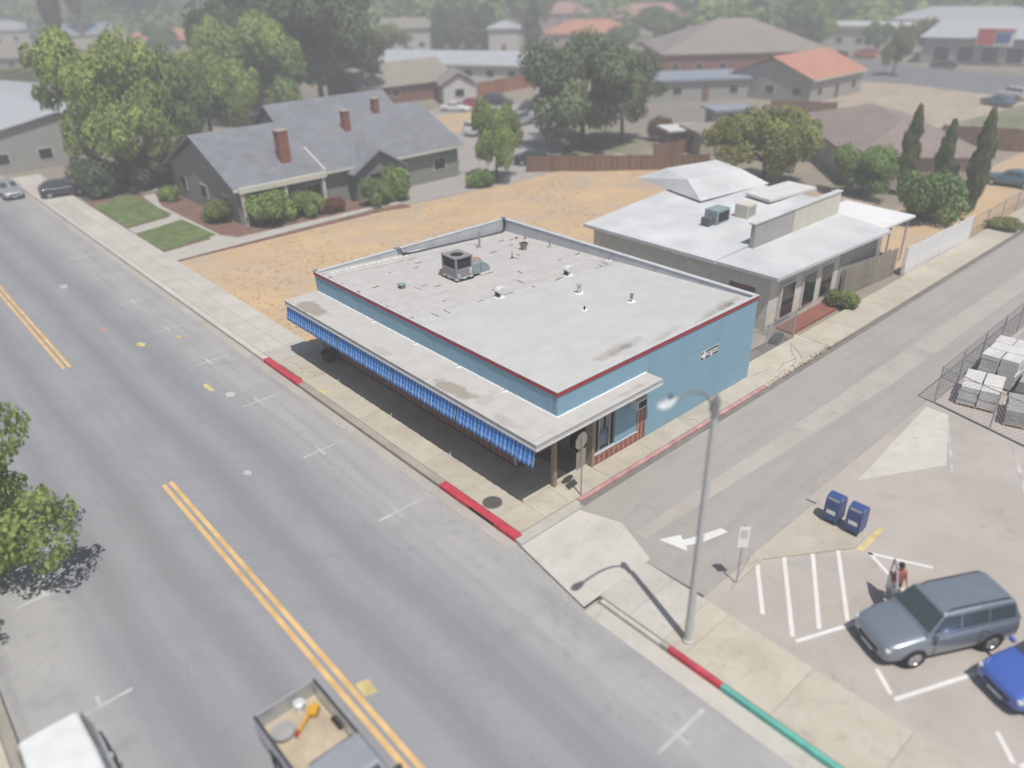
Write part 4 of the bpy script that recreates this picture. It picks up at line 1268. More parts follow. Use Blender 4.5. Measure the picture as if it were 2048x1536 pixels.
def section(w, zl, zt, crown=.02):
    return [(0, zl), (w * .80, zl), (w * .95, zl + .06), (w, zl + (zt - zl) * .45), (w * .985, zl + (zt - zl) * .72), (w * .93, zt - .02), (w * .6, zt + crown * .7), (0, zt + crown)]

def car(label, kind, paint, loc, heading, name=None, cat='car', group=None, detail=True, scale=1., open_door=False):
    """heading: direction of the nose; x forward"""
    P = dict(sedan=dict(L=4.6, W=1.80, H=1.45, hood=.92, belt=.96, boot=.98, ws=(.95, .15), rear=(-.95, -1.75), base=2.72, wr=.33),
             suv=dict(L=4.6, W=1.86, H=1.74, hood=1.06, belt=1.12, boot=1.12, ws=(1.05, .45), rear=(-1.95, -2.22), base=2.66, wr=.37),
             hatch=dict(L=4.2, W=1.76, H=1.50, hood=.95, belt=.98, boot=1.0, ws=(1.05, .3), rear=(-1.35, -1.98), base=2.55, wr=.32),
             van=dict(L=5.0, W=1.98, H=1.78, hood=1.08, belt=1.10, boot=1.10, ws=(1.75, .85), rear=(-2.2, -2.42), base=3.0, wr=.35))[kind]
    Ln, Wd, H = P['L'], P['W'] / 2, P['H']
    o = thing(name or ('parked_car'), label, cat, loc, heading, group)
    fx, rx = Ln / 2, -Ln / 2
    zl = .24
    wsb, wst = P['ws']
    rt, rb = P['rear']
    sts = [(fx, section(Wd * .74, zl + .10, P['hood'] * .68)), (fx - .10, section(Wd * .88, zl + .02, P['hood'] * .78)), (fx - .45, section(Wd * .97, zl, P['hood'] * .90, .03)),
           (wsb + .1, section(Wd, zl, P['hood'], .045)), (wsb - .35, section(Wd, zl, P['belt'], .03)), (0, section(Wd, zl, P['belt'], .0)), (rt, section(Wd, zl, P['belt'] + .01, .0)),
           (rb + .05, section(Wd * .985, zl, P['boot'], .02)), (rx + .15, section(Wd * .94, zl + .04, P['boot'] - .03, .02)), (rx, section(Wd * .80, zl + .12, P['boot'] * .80))]
    sts = sorted(sts, key=lambda q: -q[0])
    body = loft(sts, None).build('body', paint, o, smooth=True, sub=2 if detail else 1)
    tw, bw = Wd * .74, Wd * .93
    zb, zt = P['belt'] - .06, H
    cab = MB()
    cs = [(wsb, bw * .93, zb, zb + .02), (wst, tw * .97, zb, zt - .05), ((wst + rt) / 2, tw, zb, zt), (rt, tw * .95, zb, zt - .05), (rb, bw * .90, zb, zb + .03)]
    secs = []
    for x, w, z0, z1 in cs:
        secs.append((x, [(0, z0), (bw * .98, z0), (w + (bw - w) * .5 * ((z1 - z0) < .1), (z0 + z1) / 2 if (z1 - z0) < .1 else z0 + (z1 - z0) * .5), (w, z1 - .04 if z1 - z0 > .1 else z1), (w * .9, z1), (0, z1 + .02)]))
    secs = [(x, [(y if i != 2 or (s[4][1] - s[0][1]) < .1 else (bw * .98 + s[3][0]) / 2, z) for i, (y, z) in enumerate(s)]) for x, s in secs]
    cabin = loft(secs, None).build('cabin', paint, o, smooth=False, bevel=.03)
    # panes lie just proud of the cabin faces
    def pane(name, a, b, c, d, push):
        v = [Vector(p) for p in (a, b, c, d)]
        nrm = (v[1] - v[0]).cross(v[3] - v[0]).normalized()
        if nrm.dot(Vector(push)) < 0:
            nrm = -nrm
        return MB().solid([p + nrm * .002 for p in v], [p + nrm * .014 for p in v]).build(name, 'car_glass', cabin)
    def lerp(a, b, t):
        return tuple(Vector(a).lerp(Vector(b), t))
    A = lambda s: (wsb, s * bw * .93, zb + .02)
    Bt = lambda s: (wst, s * tw * .93, zt - .05)
    pane('windscreen', lerp(A(1), Bt(1), .16), lerp(A(-1), Bt(-1), .16), lerp(A(-1), Bt(-1), .93), lerp(A(1), Bt(1), .93), (1, 0, 1))
    C_ = lambda s: (rt, s * tw * .88, zt - .05)
    D_ = lambda s: (rb, s * bw * .86, zb + .03)
    pane('rear_window', lerp(D_(1), C_(1), .25), lerp(D_(-1), C_(-1), .25), lerp(D_(-1), C_(-1), .92), lerp(D_(1), C_(1), .92), (-1, 0, .6))
    nw = 3 if kind in ('suv', 'van') else 2
    for s in (-1, 1):
        x0, x1 = wst + .42, rt - .08
        for k in range(nw):
            xa, xb = x0 + (x1 - x0) * k / nw - .04, x0 + (x1 - x0) * (k + 1) / nw + .04
            def wp(x, t):
                # side plane from (bw*.98,zb) to (tw,zt-.04)
                y = bw * .98 + (tw - bw * .98) * t
                return (x, s * y, zb + (zt - .04 - zb) * t)
            sl = .42 if k == 0 else 0
            sr = (.2 if kind != 'van' else .05) if k == nw - 1 else 0
            pane('side_window', wp(xa - .0, .2), wp(xb, .2), wp(xb + sr * .4, .86), wp(xa - sl * (.9 if k == 0 else 0), .86), (0, s, .3))
    for s in (-1, 1):
        for x in (P['base'] / 2, -P['base'] / 2):
            arch = MB()
            prof = [(P['wr'] * 1.16, -.01), (P['wr'] * 1.16, .01), (.02, .01), (.02, -.01)]
            arch.lathe(prof, n=22)
            arch.v = [(a, c, b) for a, b, c in arch.v]
            arch.build('wheel_arch', 'plastic_dark', o, (x, s * (Wd * .93), P['wr'] + .02))
            wheel(o, x, s * (Wd - .09), P['wr'], .22, s)
    for s in (-1, 1):
        MB().rbox((fx - .16, s * Wd * .66, P['hood'] * .67), (.16, .34, .13), s * -.35).build('headlight', 'lens_clear', o, bevel=.03)
        MB().rbox((rx + .1, s * Wd * .72, P['boot'] * .8), (.12, .22, .2), s * .3).build('tail_light', 'lens_red', o, bevel=.03)
        MB().rbox((wsb - .25, s * (Wd + .06), P['belt'] + .06), (.12, .2, .13), 0).build('mirror', paint, o, bevel=.03)
    B(fx - .06, -.45, .42, fx + .005, .45, .56).build('grille', 'plastic_dark', o, bevel=.02)
    B(fx - .04, -.25, .30, fx + .012, .25, .40).build('number_plate', 'paper', o)
    if kind == 'suv':
        for s in (-1, 1):
            MB().path([(wst - .15, s * tw * .86, zt - .02), (wst - .3, s * tw * .86, zt + .05), (rt + .3, s * tw * .86, zt + .05), (rt + .15, s * tw * .86, zt - .02)], .02, 6).build('roof_rail', 'plastic_dark', o)
    if detail:
        for s in (-1, 1):
            for x in (wst + .3, (wst + rt) / 2 - .05):
                B(x - .004, s * Wd * .99, .35, x + .004, s * (Wd * 1.003), P['belt'] - .05).build('door_seam', 'plastic_dark', o)
                MB().rbox((x - .25, s * (Wd * 1.005), P['belt'] - .16), (.18, .03, .035), 0).build('door_handle', paint, o)
    if open_door:
        ang = R(62)
        hx, hy = wsb - .28, -Wd * .99
        rm = Matrix.Rotation(ang, 3, 'Z')
        dm = MB()
        def dp(x, y, z):
            v = rm @ Vector((x, y, 0))
            return (hx + v.x, hy + v.y, z)
        lo = [(0, .36), (-1.08, .36), (-1.12, P['belt'] - .02), (0, P['belt'] - .02)]
        dm.solid([dp(x, -.05, z) for x, z in lo], [dp(x, .05, z) for x, z in lo])
        dd = dm.build('front_door', paint, o, bevel=.02)
        fr = [(0, P['belt']), (-1.12, P['belt']), (-1.06, zt - .12), (-.5, zt - .12)]
        for a, b in zip(fr[1:], fr[2:] + fr[:1]):
            MB().path([dp(a[0], 0, a[1]), dp(b[0], 0, b[1])], .03, 6).build('window_frame', paint, dd)
        MB().solid([dp(x, -.006, z) for x, z in fr], [dp(x, .006, z) for x, z in fr]).build('window_pane', 'window_glass', dd)
        MB().solid([dp(x, .051, z) for x, z in ((-.1, .5), (-1.0, .5), (-1.0, .9), (-.1, .9))], [dp(x, .08, z) for x, z in ((-.1, .5), (-1.0, .5), (-1.0, .9), (-.1, .9))]).build('door_trim', 'wall_grey', dd)
    if scale != 1:
        o.scale = (scale,) * 3
    return o

car('slate blue estate car parked with its passenger door open', 'suv', 'paint_slate', (3.0, -13.45, -.07), R(151), open_door=True)
car('bright blue car parked at the right edge of the lot', 'hatch', 'paint_blue', (3.75, -16.55, -.07), R(153))
car('white van parked at the opposite kerb in the lower left corner', 'van', 'paint_white', (-18.3, -1.9, RZ), R(-90), name='parked_van', cat='van')
car('pale silver car parked at the kerb beside the big leafy tree', 'sedan', 'paint_silver', (-4.75, 70.5, RZ), R(-90), detail=False)
car('dark car standing in the shade beneath the big leafy tree', 'hatch', 'paint_dark', (-1.0, 66.0, -.02), R(-10), detail=False)
car('white car at the left end of the far parking row', 'sedan', 'paint_white', (53.6, 74.5, GZ), R(-60), detail=False)
car('red car between the white and the dark car in the far row', 'hatch', 'paint_red', (57.4, 74.6, GZ), R(-60), detail=False)
car('dark car right of the red car in the far row', 'suv', 'paint_dark', (61.2, 74.0, GZ), R(-60), detail=False)
car('dark car in the shade left of the tall grey green tree', 'sedan', 'paint_dark', (61.0, 67.0, GZ), R(200), detail=False)
car('white estate car parked nearest the grey house driveway', 'suv', 'paint_white', (45.0, 59.0, -.07), R(15), detail=False)
car('pale grey car parked behind the white estate car', 'van', 'paint_silver', (52.0, 59.3, -.07), R(15), detail=False)
car('dark car parked under the tall tree by the field fence', 'sedan', 'paint_dark', (38.5, 41.8, -.07), R(-50), detail=False)
car('teal blue car on the dirt lot by the far road', 'sedan', 'paint_teal', (105.5, 20.5, GZ + .03), R(70), detail=False)
car('white car beside the teal car on the dirt lot', 'suv', 'paint_white', (112.5, 21.0, GZ + .03), R(70), detail=False)
car('dark blue car parked past the last cypress', 'sedan', 'paint_teal', (62.0, 4.2, GZ + .06), R(95), detail=False)
car('orange car at the left end of the far white shop front', 'suv', 'paint_orange', (148.5, 60.5, GZ + .04), R(100), detail=False)
car('orange pickup in front of the store with the red and blue sign', 'van', 'paint_orange', (149.5, 47.5, GZ + .04), R(100), detail=False)
car('black car on the far road left of the orange car', 'suv', 'paint_dark', (141.5, 63.0, GZ + .04), R(100), detail=False)
car('black car on the far road below the store sign', 'sedan', 'paint_dark', (141.0, 42.0, GZ + .04), R(100), detail=False)

# pickup in the near lane, cab towards the bottom edge
pk = thing('pickup_truck', 'silver pickup truck with sand in its open bed in the near lane', 'truck', (-13.2, -5.35, RZ), R(-90))
hw = .95
secp = lambda w, zl, zt, c=.0: section(w, zl, zt, c)
loft([(x_ + .5, s__) for x_, s__ in [(2.75, secp(hw * .78, .45, .85)), (2.6, secp(hw * .92, .38, 1.0)), (2.1, secp(hw * .98, .36, 1.12, .03)), (1.2, secp(hw, .36, 1.18, .03)), (.75, secp(hw, .36, 1.2)), (-.55, secp(hw, .36, 1.2)), (-.62, secp(hw * .99, .38, 1.19))]], None).build('front_body', 'paint_truck', pk, smooth=True, sub=2)
cabp = loft([(x_ + .5, s__) for x_, s__ in [(1.15, [(0, 1.12), (hw * .92, 1.12), (hw * .88, 1.16), (0, 1.18)]), (.55, [(0, 1.12), (hw * .92, 1.12), (hw * .74, 1.84), (0, 1.88)]), (-.45, [(0, 1.12), (hw * .92, 1.12), (hw * .74, 1.84), (0, 1.88)]), (-.58, [(0, 1.12), (hw * .92, 1.12), (hw * .82, 1.5), (0, 1.54)])]], None).build('cab', 'paint_truck', pk, bevel=.04)
MB().solid([(1.12, -.72, 1.235), (1.12, .72, 1.235), (.62, .62, 1.80), (.62, -.62, 1.80)], [(1.14, -.72, 1.245), (1.14, .72, 1.245), (.64, .62, 1.81), (.64, -.62, 1.81)]).build('windscreen', 'car_glass', cabp, (.5, 0, 0))
B(-.60, -.62, 1.28, -.52, .62, 1.70).build('rear_window', 'car_glass', cabp, (.5, 0, 0))
for s in (-1, 1):
    MB().solid([(.72, s * .87, 1.25), (-.42, s * .87, 1.25), (-.38, s * .735, 1.76), (.48, s * .735, 1.76)], [(.72, s * .89, 1.25), (-.42, s * .89, 1.25), (-.38, s * .755, 1.76), (.48, s * .755, 1.76)]).build('side_window', 'car_glass', cabp, (.5, 0, 0))
    MB().rbox((1.25, s * 1.06, 1.28), (.14, .22, .2), 0).build('mirror', 'plastic_dark', pk, bevel=.03)
    MB().rbox((3.12, s * .68, .86), (.2, .36, .18), s * -.3).build('headlight', 'lens_clear', pk, bevel=.03)
    bd_ = MB().solid([(-.16, s * (hw - .10), .45), (-2.72, s * (hw - .10), .48), (-2.72, s * (hw - .02), .48), (-.16, s * (hw - .02), .45)], [(-.16, s * (hw - .12), 1.2), (-2.72, s * (hw - .12), 1.2), (-2.72, s * hw, 1.2), (-.16, s * hw, 1.2)]).build('bed_side', 'paint_truck', pk, bevel=.03)
    MB().path([(-.18, s * (hw - .06), 1.215), (-2.70, s * (hw - .06), 1.215)], .04, 8).build('bed_rail', 'plastic_dark', bd_)
    MB().rbox((-2.74, s * (hw - .07), .9), (.05, .1, .3), 0).build('tail_light', 'lens_red', pk, bevel=.01)
    for x in (2.25, -1.45):
        MB().rbox((x, s * (hw - .005), .46), (.92, .03, .5), 0).build('wheel_arch', 'plastic_dark', pk, bevel=.01)
        wheel(pk, x, s * (hw - .09), .38, .25, s)
B(-2.72, -hw + .12, .58, -.20, hw - .12, .64).build('bed_floor', 'sand', pk)
B(-.22, -hw + .12, .5, -.16, hw - .12, 1.22).build('bed_headboard', 'paint_truck', pk)
tg = B(-2.78, -hw + .02, .5, -2.725, hw - .02, 1.19).build('tailgate', 'paint_truck', pk, bevel=.02)
B(-2.80, -.12, 1.0, -2.785, .12, 1.08).build('handle', 'plastic_dark', tg)
B(-2.90, -.9, .42, -2.79, .9, .58).build('rear_bumper', 'galv', pk, bevel=.03)
sp = MB().grid(lambda u, v: (-2.6 + 2.3 * u, -.75 + 1.5 * v, .645 + .22 * math.sin(PI * u) * math.sin(PI * v) * (1 + .3 * math.sin(9 * u + 5 * v))), 14, 12)
tag(sp.build('sand_heap', 'sand', None, (-13.2, -5.35, RZ), R(-90), smooth=True), 'heap of pale sand in the bed of the silver pickup', 'sand')
def on_bed(x, y, z):
    return (-13.2 + y, -5.35 - x, RZ + z)
tl = thing('yellow_tool', 'yellow power tool lying on the sand in the pickup bed', 'tool', on_bed(-1.9, .15, .86), .5)
MB().path([(-.35, 0, .03), (.1, .02, .06), (.4, .15, .05)], .05, 8).build('shaft', 'tool_yellow', tl)
MB().rbox((.35, -.05, .08), (.34, .22, .18), .3).build('motor', 'tool_yellow', tl, bevel=.03)
MB().rbox((-.42, .0, .05), (.2, .1, .06), .2).build('handle', 'lens_red', tl, bevel=.02)
bk = thing('bucket', 'white bucket standing behind the yellow tool in the pickup bed', 'bucket', on_bed(-2.45, .25, .70))
MB().lathe([(.12, 0), (.15, .32), (.16, .33), (.14, .33), (.12, .1)], n=16).build('pail', 'vinyl_white', bk)
MB().path([(.15, 0, .32), (.1, .12, .4), (-.1, .12, .4), (-.15, 0, .32)], .006, 5).build('handle', 'galv', bk)
sph = tag(MB().lathe([(.02, 0), (.30, .02), (.32, .05), (.30, .09), (.12, .10)], n=18).build('spare_hose_coil', 'stone_grey', None, on_bed(-2.05, -.45, .82)), 'grey coil lying on the sand in the pickup bed', 'coil')

# the person beside the open passenger door
def person(loc, heading):
    o = thing('person', 'person in a rust red shirt standing at the open door of the slate car', 'person', loc, heading)
    me = bpy.data.meshes.new('body')
    vs_ = [(0, 0, .92), (0, 0, 1.12), (.01, 0, 1.34), (.0, 0, 1.46), (.01, 0, 1.53), (.02, 0, 1.60), (.02, 0, 1.69),
           (0, .10, .90), (.02, .11, .50), (0, .11, .09), (.16, .12, .05), (0, -.10, .90), (.02, -.11, .50), (0, -.11, .09), (.16, -.12, .05),
           (0, .19, 1.40), (.03, .25, 1.12), (.20, .22, .96), (.29, .21, .93), (0, -.19, 1.40), (.06, -.26, 1.13), (.27, -.20, 1.05), (.36, -.18, 1.04)]
    ed = [(0, 1), (1, 2), (2, 3), (3, 4), (4, 5), (5, 6), (0, 7), (7, 8), (8, 9), (9, 10), (0, 11), (11, 12), (12, 13), (13, 14), (2, 15), (15, 16), (16, 17), (17, 18), (2, 19), (19, 20), (20, 21), (21, 22)]
    rad = [.15, .135, .15, .075, .06, .092, .085, .10, .065, .045, .035, .10, .065, .045, .035, .065, .045, .033, .038, .065, .045, .033, .038]
    # fingers: five short chains from each palm
    for h, sgn in ((18, 1), (22, -1)):
        bx, by, bz = vs_[h]
        for k in range(5):
            a = len(vs_)
            if k < 4:
                yy = by + sgn * (-.026 + .018 * k)
                ln = (.042, .048, .046, .036)[k]
                vs_ += [(bx + .03, yy, bz - .005), (bx + .03 + ln * .7, yy, bz - .02), (bx + .03 + ln, yy, bz - .045)]
            else:
                vs_ += [(bx - .005, by - sgn * .03, bz - .005), (bx + .02, by - sgn * .045, bz - .02), (bx + .04, by - sgn * .045, bz - .035)]
            ed += [(h, a), (a, a + 1), (a + 1, a + 2)]
            rad += [.010, .009, .008]
    me.from_pydata(vs_, ed, [])
    b = bpy.data.objects.new('body', me)
    COL.objects.link(b)
    b.parent = o
    sk = b.modifiers.new('skin', 'SKIN')
    sk.use_smooth_shade = True
    lay = me.skin_vertices[0] if me.skin_vertices else None
    if lay is None:
        bpy.context.view_layer.objects.active = b
        lay = me.skin_vertices[0]
    for i, r_ in enumerate(rad):
        lay.data[i].radius = (r_, r_)
        lay.data[i].use_root = (i == 0)
    sb = b.modifiers.new('sub', 'SUBSURF')
    sb.levels = 1
    sb.render_levels = 2
    # colours by height and reach: skin, shirt, trousers, shoes
    t = NT('person_surface')
    sx = t.n('ShaderNodeSeparateXYZ')
    t.l(t.obj(), sx.inputs[0])
    z = sx.outputs['Z']
    c = t.mix(t.math('GREATER_THAN', z, .96), (.06, .065, .085), (.33, .115, .085))
    c = t.mix(t.math('GREATER_THAN', z, 1.475), c, (.46, .28, .20))
    arm = t.math('MULTIPLY', t.math('GREATER_THAN', sx.outputs['X'], .15), t.math('GREATER_THAN', z, .5))
    c = t.mix(arm, c, (.46, .28, .20))
    c = t.mix(t.math('LESS_THAN', z, .10), c, (.03, .028, .026))
    me.materials.append(t.done(c, .8))
    hr = MB()
    hr.grid(lambda u, v: (.01 + .105 * math.sin(v * 1.7) * math.cos(2 * PI * u) - .012, .10 * math.sin(v * 1.7) * math.sin(2 * PI * u), 1.665 + .125 * math.cos(v * 1.7)), 16, 6)
    hr.build('hair', 'hair', o, smooth=True)
    MB().rbox((.115, 0, 1.635), (.035, .025, .045), 0).build('nose', 'skin', o, bevel=.008)
    for s in (-1, 1):
        MB().rbox((.103, s * .033, 1.66), (.012, .022, .012), 0).build('eye', 'sign_black', o)
        MB().rbox((.02, s * .098, 1.645), (.03, .018, .055), 0).build('ear', 'skin', o, bevel=.008)
    MB().rbox((.104, 0, 1.592), (.012, .05, .012), 0).build('mouth', 'lens_red', o)
    return o
person((3.47, -12.0, -.07), R(-120))

# ------------------------------------------------------------------ houses
def house(name, label, cx, cy, rot, w, d, wh, rh, style, wallm, roofm, over=.5, wins=True, cat='house', chimneys=(), z=GZ, door=True, trim='trim_cream', group=None):
    o = thing(name, label, cat, (cx, cy, z), rot, group)
    hw, hd = w / 2, d / 2
    if style == 'gable':
        pts = [(-hd, 0), (hd, 0), (hd, wh), (0, wh + rh * hd / (hd + over) * .97), (-hd, wh)]
        MB().solid([(-hw, y, z_) for y, z_ in pts], [(hw, y, z_) for y, z_ in pts]).build('wall', wallm, o)
        rf = None
        for s in (-1, 1):
            e = (s * (hd + over), wh - .08)
            r_ = (0, wh + rh)
            x0, x1 = -hw - over * .8, hw + over * .8
            p = MB().solid([(x0, e[0], e[1]), (x1, e[0], e[1]), (x1, 0, r_[1]), (x0, 0, r_[1])], [(x0, e[0], e[1] + .14), (x1, e[0], e[1] + .14), (x1, 0, r_[1] + .14), (x0, 0, r_[1] + .14)]).build('roof', roofm, o)
            rf = rf or p
            B(x0, e[0] - .03 * (s < 0), e[1] - .12, x1, e[0] + .03 * (s > 0) + (.0 if s > 0 else .0), e[1] + .12).build('eave_board', trim, p) if abs(e[0]) > 0 else None
    elif style == 'hip':
        B(-hw, -hd, 0, hw, hd, wh).build('wall', wallm, o)
        rl = max(.05, hw - hd)
        X, Y = hw + over, hd + over
        mb = MB()
        mb.v = [(-X, -Y, wh - .05), (X, -Y, wh - .05), (X, Y, wh - .05), (-X, Y, wh - .05), (-X, -Y, wh + .1), (X, -Y, wh + .1), (X, Y, wh + .1), (-X, Y, wh + .1), (-rl, 0, wh + rh), (rl, 0, wh + rh)]
        mb.f = [(3, 2, 1, 0), (0, 1, 5, 4), (1, 2, 6, 5), (2, 3, 7, 6), (3, 0, 4, 7), (4, 5, 9, 8), (5, 6, 9), (6, 7, 8, 9), (7, 4, 8)]
        rf = mb.build('roof', roofm, o)
    else:
        B(-hw, -hd, 0, hw, hd, wh).build('wall', wallm, o)
        rf = B(-hw - over, -hd - over, wh + .002, hw + over, hd + over, wh + rh).build('roof', roofm, o)
    if wins:
        for side in range(4):
            ln = w if side % 2 == 0 else d
            n = max(1, int(ln / 4))
            for k in range(n):
                a = -ln / 2 + ln * (k + .5) / n
                isdoor = door and side == 0 and k == n // 2
                hh = (0.05, 2.05) if isdoor else (.95, min(2.2, wh - .35))
                ww = .5 if isdoor else .75
                if side == 0:
                    bx = lambda q, t0, t1: B(a - ww + q, -hd - t1, hh[0] + q, a + ww - q, -hd - t0, hh[1] - q)
                elif side == 2:
                    bx = lambda q, t0, t1: B(a - ww + q, hd + t0, hh[0] + q, a + ww - q, hd + t1, hh[1] - q)
                elif side == 1:
                    bx = lambda q, t0, t1: B(hw + t0, a - ww + q, hh[0] + q, hw + t1, a + ww - q, hh[1] - q)
                else:
                    bx = lambda q, t0, t1: B(-hw - t1, a - ww + q, hh[0] + q, -hw - t0, a + ww - q, hh[1] - q)
                f = bx(0, .001, .05).build('door' if isdoor else 'window', trim if not isdoor else 'wood_brown', o)
                if not isdoor:
                    bx(.09, .051, .056).build('pane', 'glass_dark', f)
    for x, y, z0, z1, s in chimneys:
        B(x - s, y - s, z0, x + s, y + s, z1).build('chimney', 'wall_brick', rf)
        B(x - s - .06, y - s - .06, z1 + .001, x + s + .06, y + s + .06, z1 + .1).build('chimney_cap', 'wall_tan', rf)
    return o

gh = house('grey_house', 'long grey shingled house with three brick chimneys beside the lawn', 18.4, 51.0, 0, 23, 14, 3.05, 3.25, 'gable', 'wall_greygreen', 'shingle_grey', .6,
           chimneys=((-6.0, -5.2, 3.2, 6.6, .45), (1.9, -2.6, 4.6, 6.9, .32), (6.4, -.8, 5.8, 7.3, .30)), z=-.06)
# entrance gable facing the field
gx, gy = 1.5, -8.1
pts = [(-2.3, 0), (2.3, 0), (2.3, 2.7), (0, 4.1), (-2.3, 2.7)]
MB().solid([(gx + x, gy, z_) for x, z_ in pts], [(gx + x, -6.9, z_) for x, z_ in pts]).build('porch_wall', 'wall_greygreen', gh)
for s in (-1, 1):
    MB().solid([(gx + s * 2.9, gy - .5, 2.42), (gx, gy - .5, 4.2), (gx, -4.0, 4.2), (gx + s * 2.9, -4.0, 2.42)], [(gx + s * 2.9, gy - .5, 2.58), (gx, gy - .5, 4.36), (gx, -4.0, 4.36), (gx + s * 2.9, -4.0, 2.58)]).build('porch_roof', 'shingle_grey', gh)
B(gx - .9, gy - .03, .9, gx + .9, gy - .002, 2.2).build('porch_window', 'glass_dark', gh)
B(-11.6, -7.9, 2.72, -3.6, -7.62, 3.16).build('porch_beam', 'trim_cream', gh)
for x in (-11.3, -7.5, -3.9):
    B(x - .14, -7.75, 0, x + .14, -7.47, 2.75).build('porch_column', 'trim_cream', gh)
MB().rbox((-3.4, -5.6, 3.75), (.15, 3.6, .5), Matrix.Rotation(R(24), 3, 'X')).build('roof_ridge_flashing', 'trim_cream', gh)
house('grey_house_wing', 'taller rear wing of grey roof behind the chimneys', 23.0, 56.5, 0, 13, 10, 3.3, 3.7, 'gable', 'wall_greygreen', 'shingle_grey', .5, z=-.06)

# the neighbouring pale building
nb = thing('neighbour_building', 'pale flat roofed building with a raised cream parapet next to the blue shop', 'building', (0, 0, GZ))
MB().prism([(19.3, 2.6), (26.6, 2.3), (26.6, 4.0), (32.0, 4.0), (33.0, 16.6), (19.3, 15.9)], 0, 3.28).build('wall', 'wall_pale', nb)
B(26.62, 2.25, 0, 32.0, 3.99, 3.28).build('wall', 'wall_grey', nb)
low = MB().prism([(18.9, 2.0), (31.2, 1.5), (32.6, 6.0), (18.9, 6.0)], 3.29, 3.47).build('low_roof', 'neigh_roof', nb)
mr = MB().solid([(18.8, 6.02, 3.29), (32.6, 6.02, 3.29), (34, 17.2, 3.29), (18.8, 16.4, 3.29)], [(18.8, 6.02, 3.5), (32.6, 6.02, 4.1), (34, 17.2, 4.1), (18.8, 16.4, 3.5)]).build('main_roof', 'neigh_roof', nb)
for x0, x1, m in ((22.2, 26.6, 'wall_grey'), (26.61, 32.4, 'wall_cream')):
    B(x0, 5.7, 3.48, x1, 5.98, 4.95).build('parapet_wall', m, nb)
B(22.0, 5.64, 4.952, 32.5, 6.04, 5.03).build('parapet_cap', 'neigh_roof', nb)
MB().solid([(27, 13, 4.0), (34, 12, 4.1), (35.5, 19.5, 4.1), (29, 20.5, 4.0)], [(28, 15, 5.0), (33.2, 14, 5.0), (34.4, 17, 5.0), (29.6, 18.2, 5.0)]).build('rear_roof', 'neigh_roof', nb)
MB().prism([(29.5, 9.2), (34.6, 8.6), (34.9, 11.0), (30.0, 11.4)], 4.12, 4.3).build('white_roof_sheet', 'roof_white', nb)
MB().prism([(31.8, 2.3), (36.2, 2.1), (36.6, 7.2), (33.0, 7.4)], 3.1, 3.25).build('patio_cover', 'vinyl_white', nb)
for x, y in ((35.9, 2.4), (36.3, 6.9), (33.6, 2.5)):
    B(x - .06, y - .06, 0, x + .06, y + .06, 3.1).build('patio_post', 'wall_white', nb)
for x, m in ((20.2, 'glass_dark'), (22.6, 'glass_dark'), (24.6, 'glass_dark')):  # dark panes stand in for the shaded recess of the porch
    f = B(x, 2.35, .5, x + 1.5, 2.6, 2.6).build('shop_window', 'wall_pale', nb)
    B(x + .1, 2.32, .6, x + 1.4, 2.349, 2.5).build('pane', m, f)
B(19.28, 3.5, .3, 19.299, 5.2, 2.4).build('side_door', 'wood_brown', nb)
B(20.0, 1.2, -.02, 26.5, 2.3, .14).build('porch_step', 'wall_brick', nb)
ru = thing('rooftop_unit', 'dark greenish unit on the pale neighbouring roof', 'air conditioner', (24.6, 10.0, 3.5))
B(-.7, -.5, 0, .7, .5, .9).build('case', 'duct_paint', ru, bevel=.03)
B(-.55, -.51, .15, .55, -.501, .75).build('grille', 'hvac_coil', ru)
B(-1.3, -.3, 0, -.72, .3, .5).build('duct', 'tarp_dark', ru)
ru = thing('rooftop_cooler', 'pale box cooler beside the dark unit on the neighbouring roof', 'cooler', (26.6, 9.2, 3.6))
B(-.5, -.5, 0, .5, .5, .85).build('case', 'wall_cream', ru, bevel=.03)
B(-.4, -.51, .15, .4, -.501, .7).build('louvre', 'wall_grey', ru)

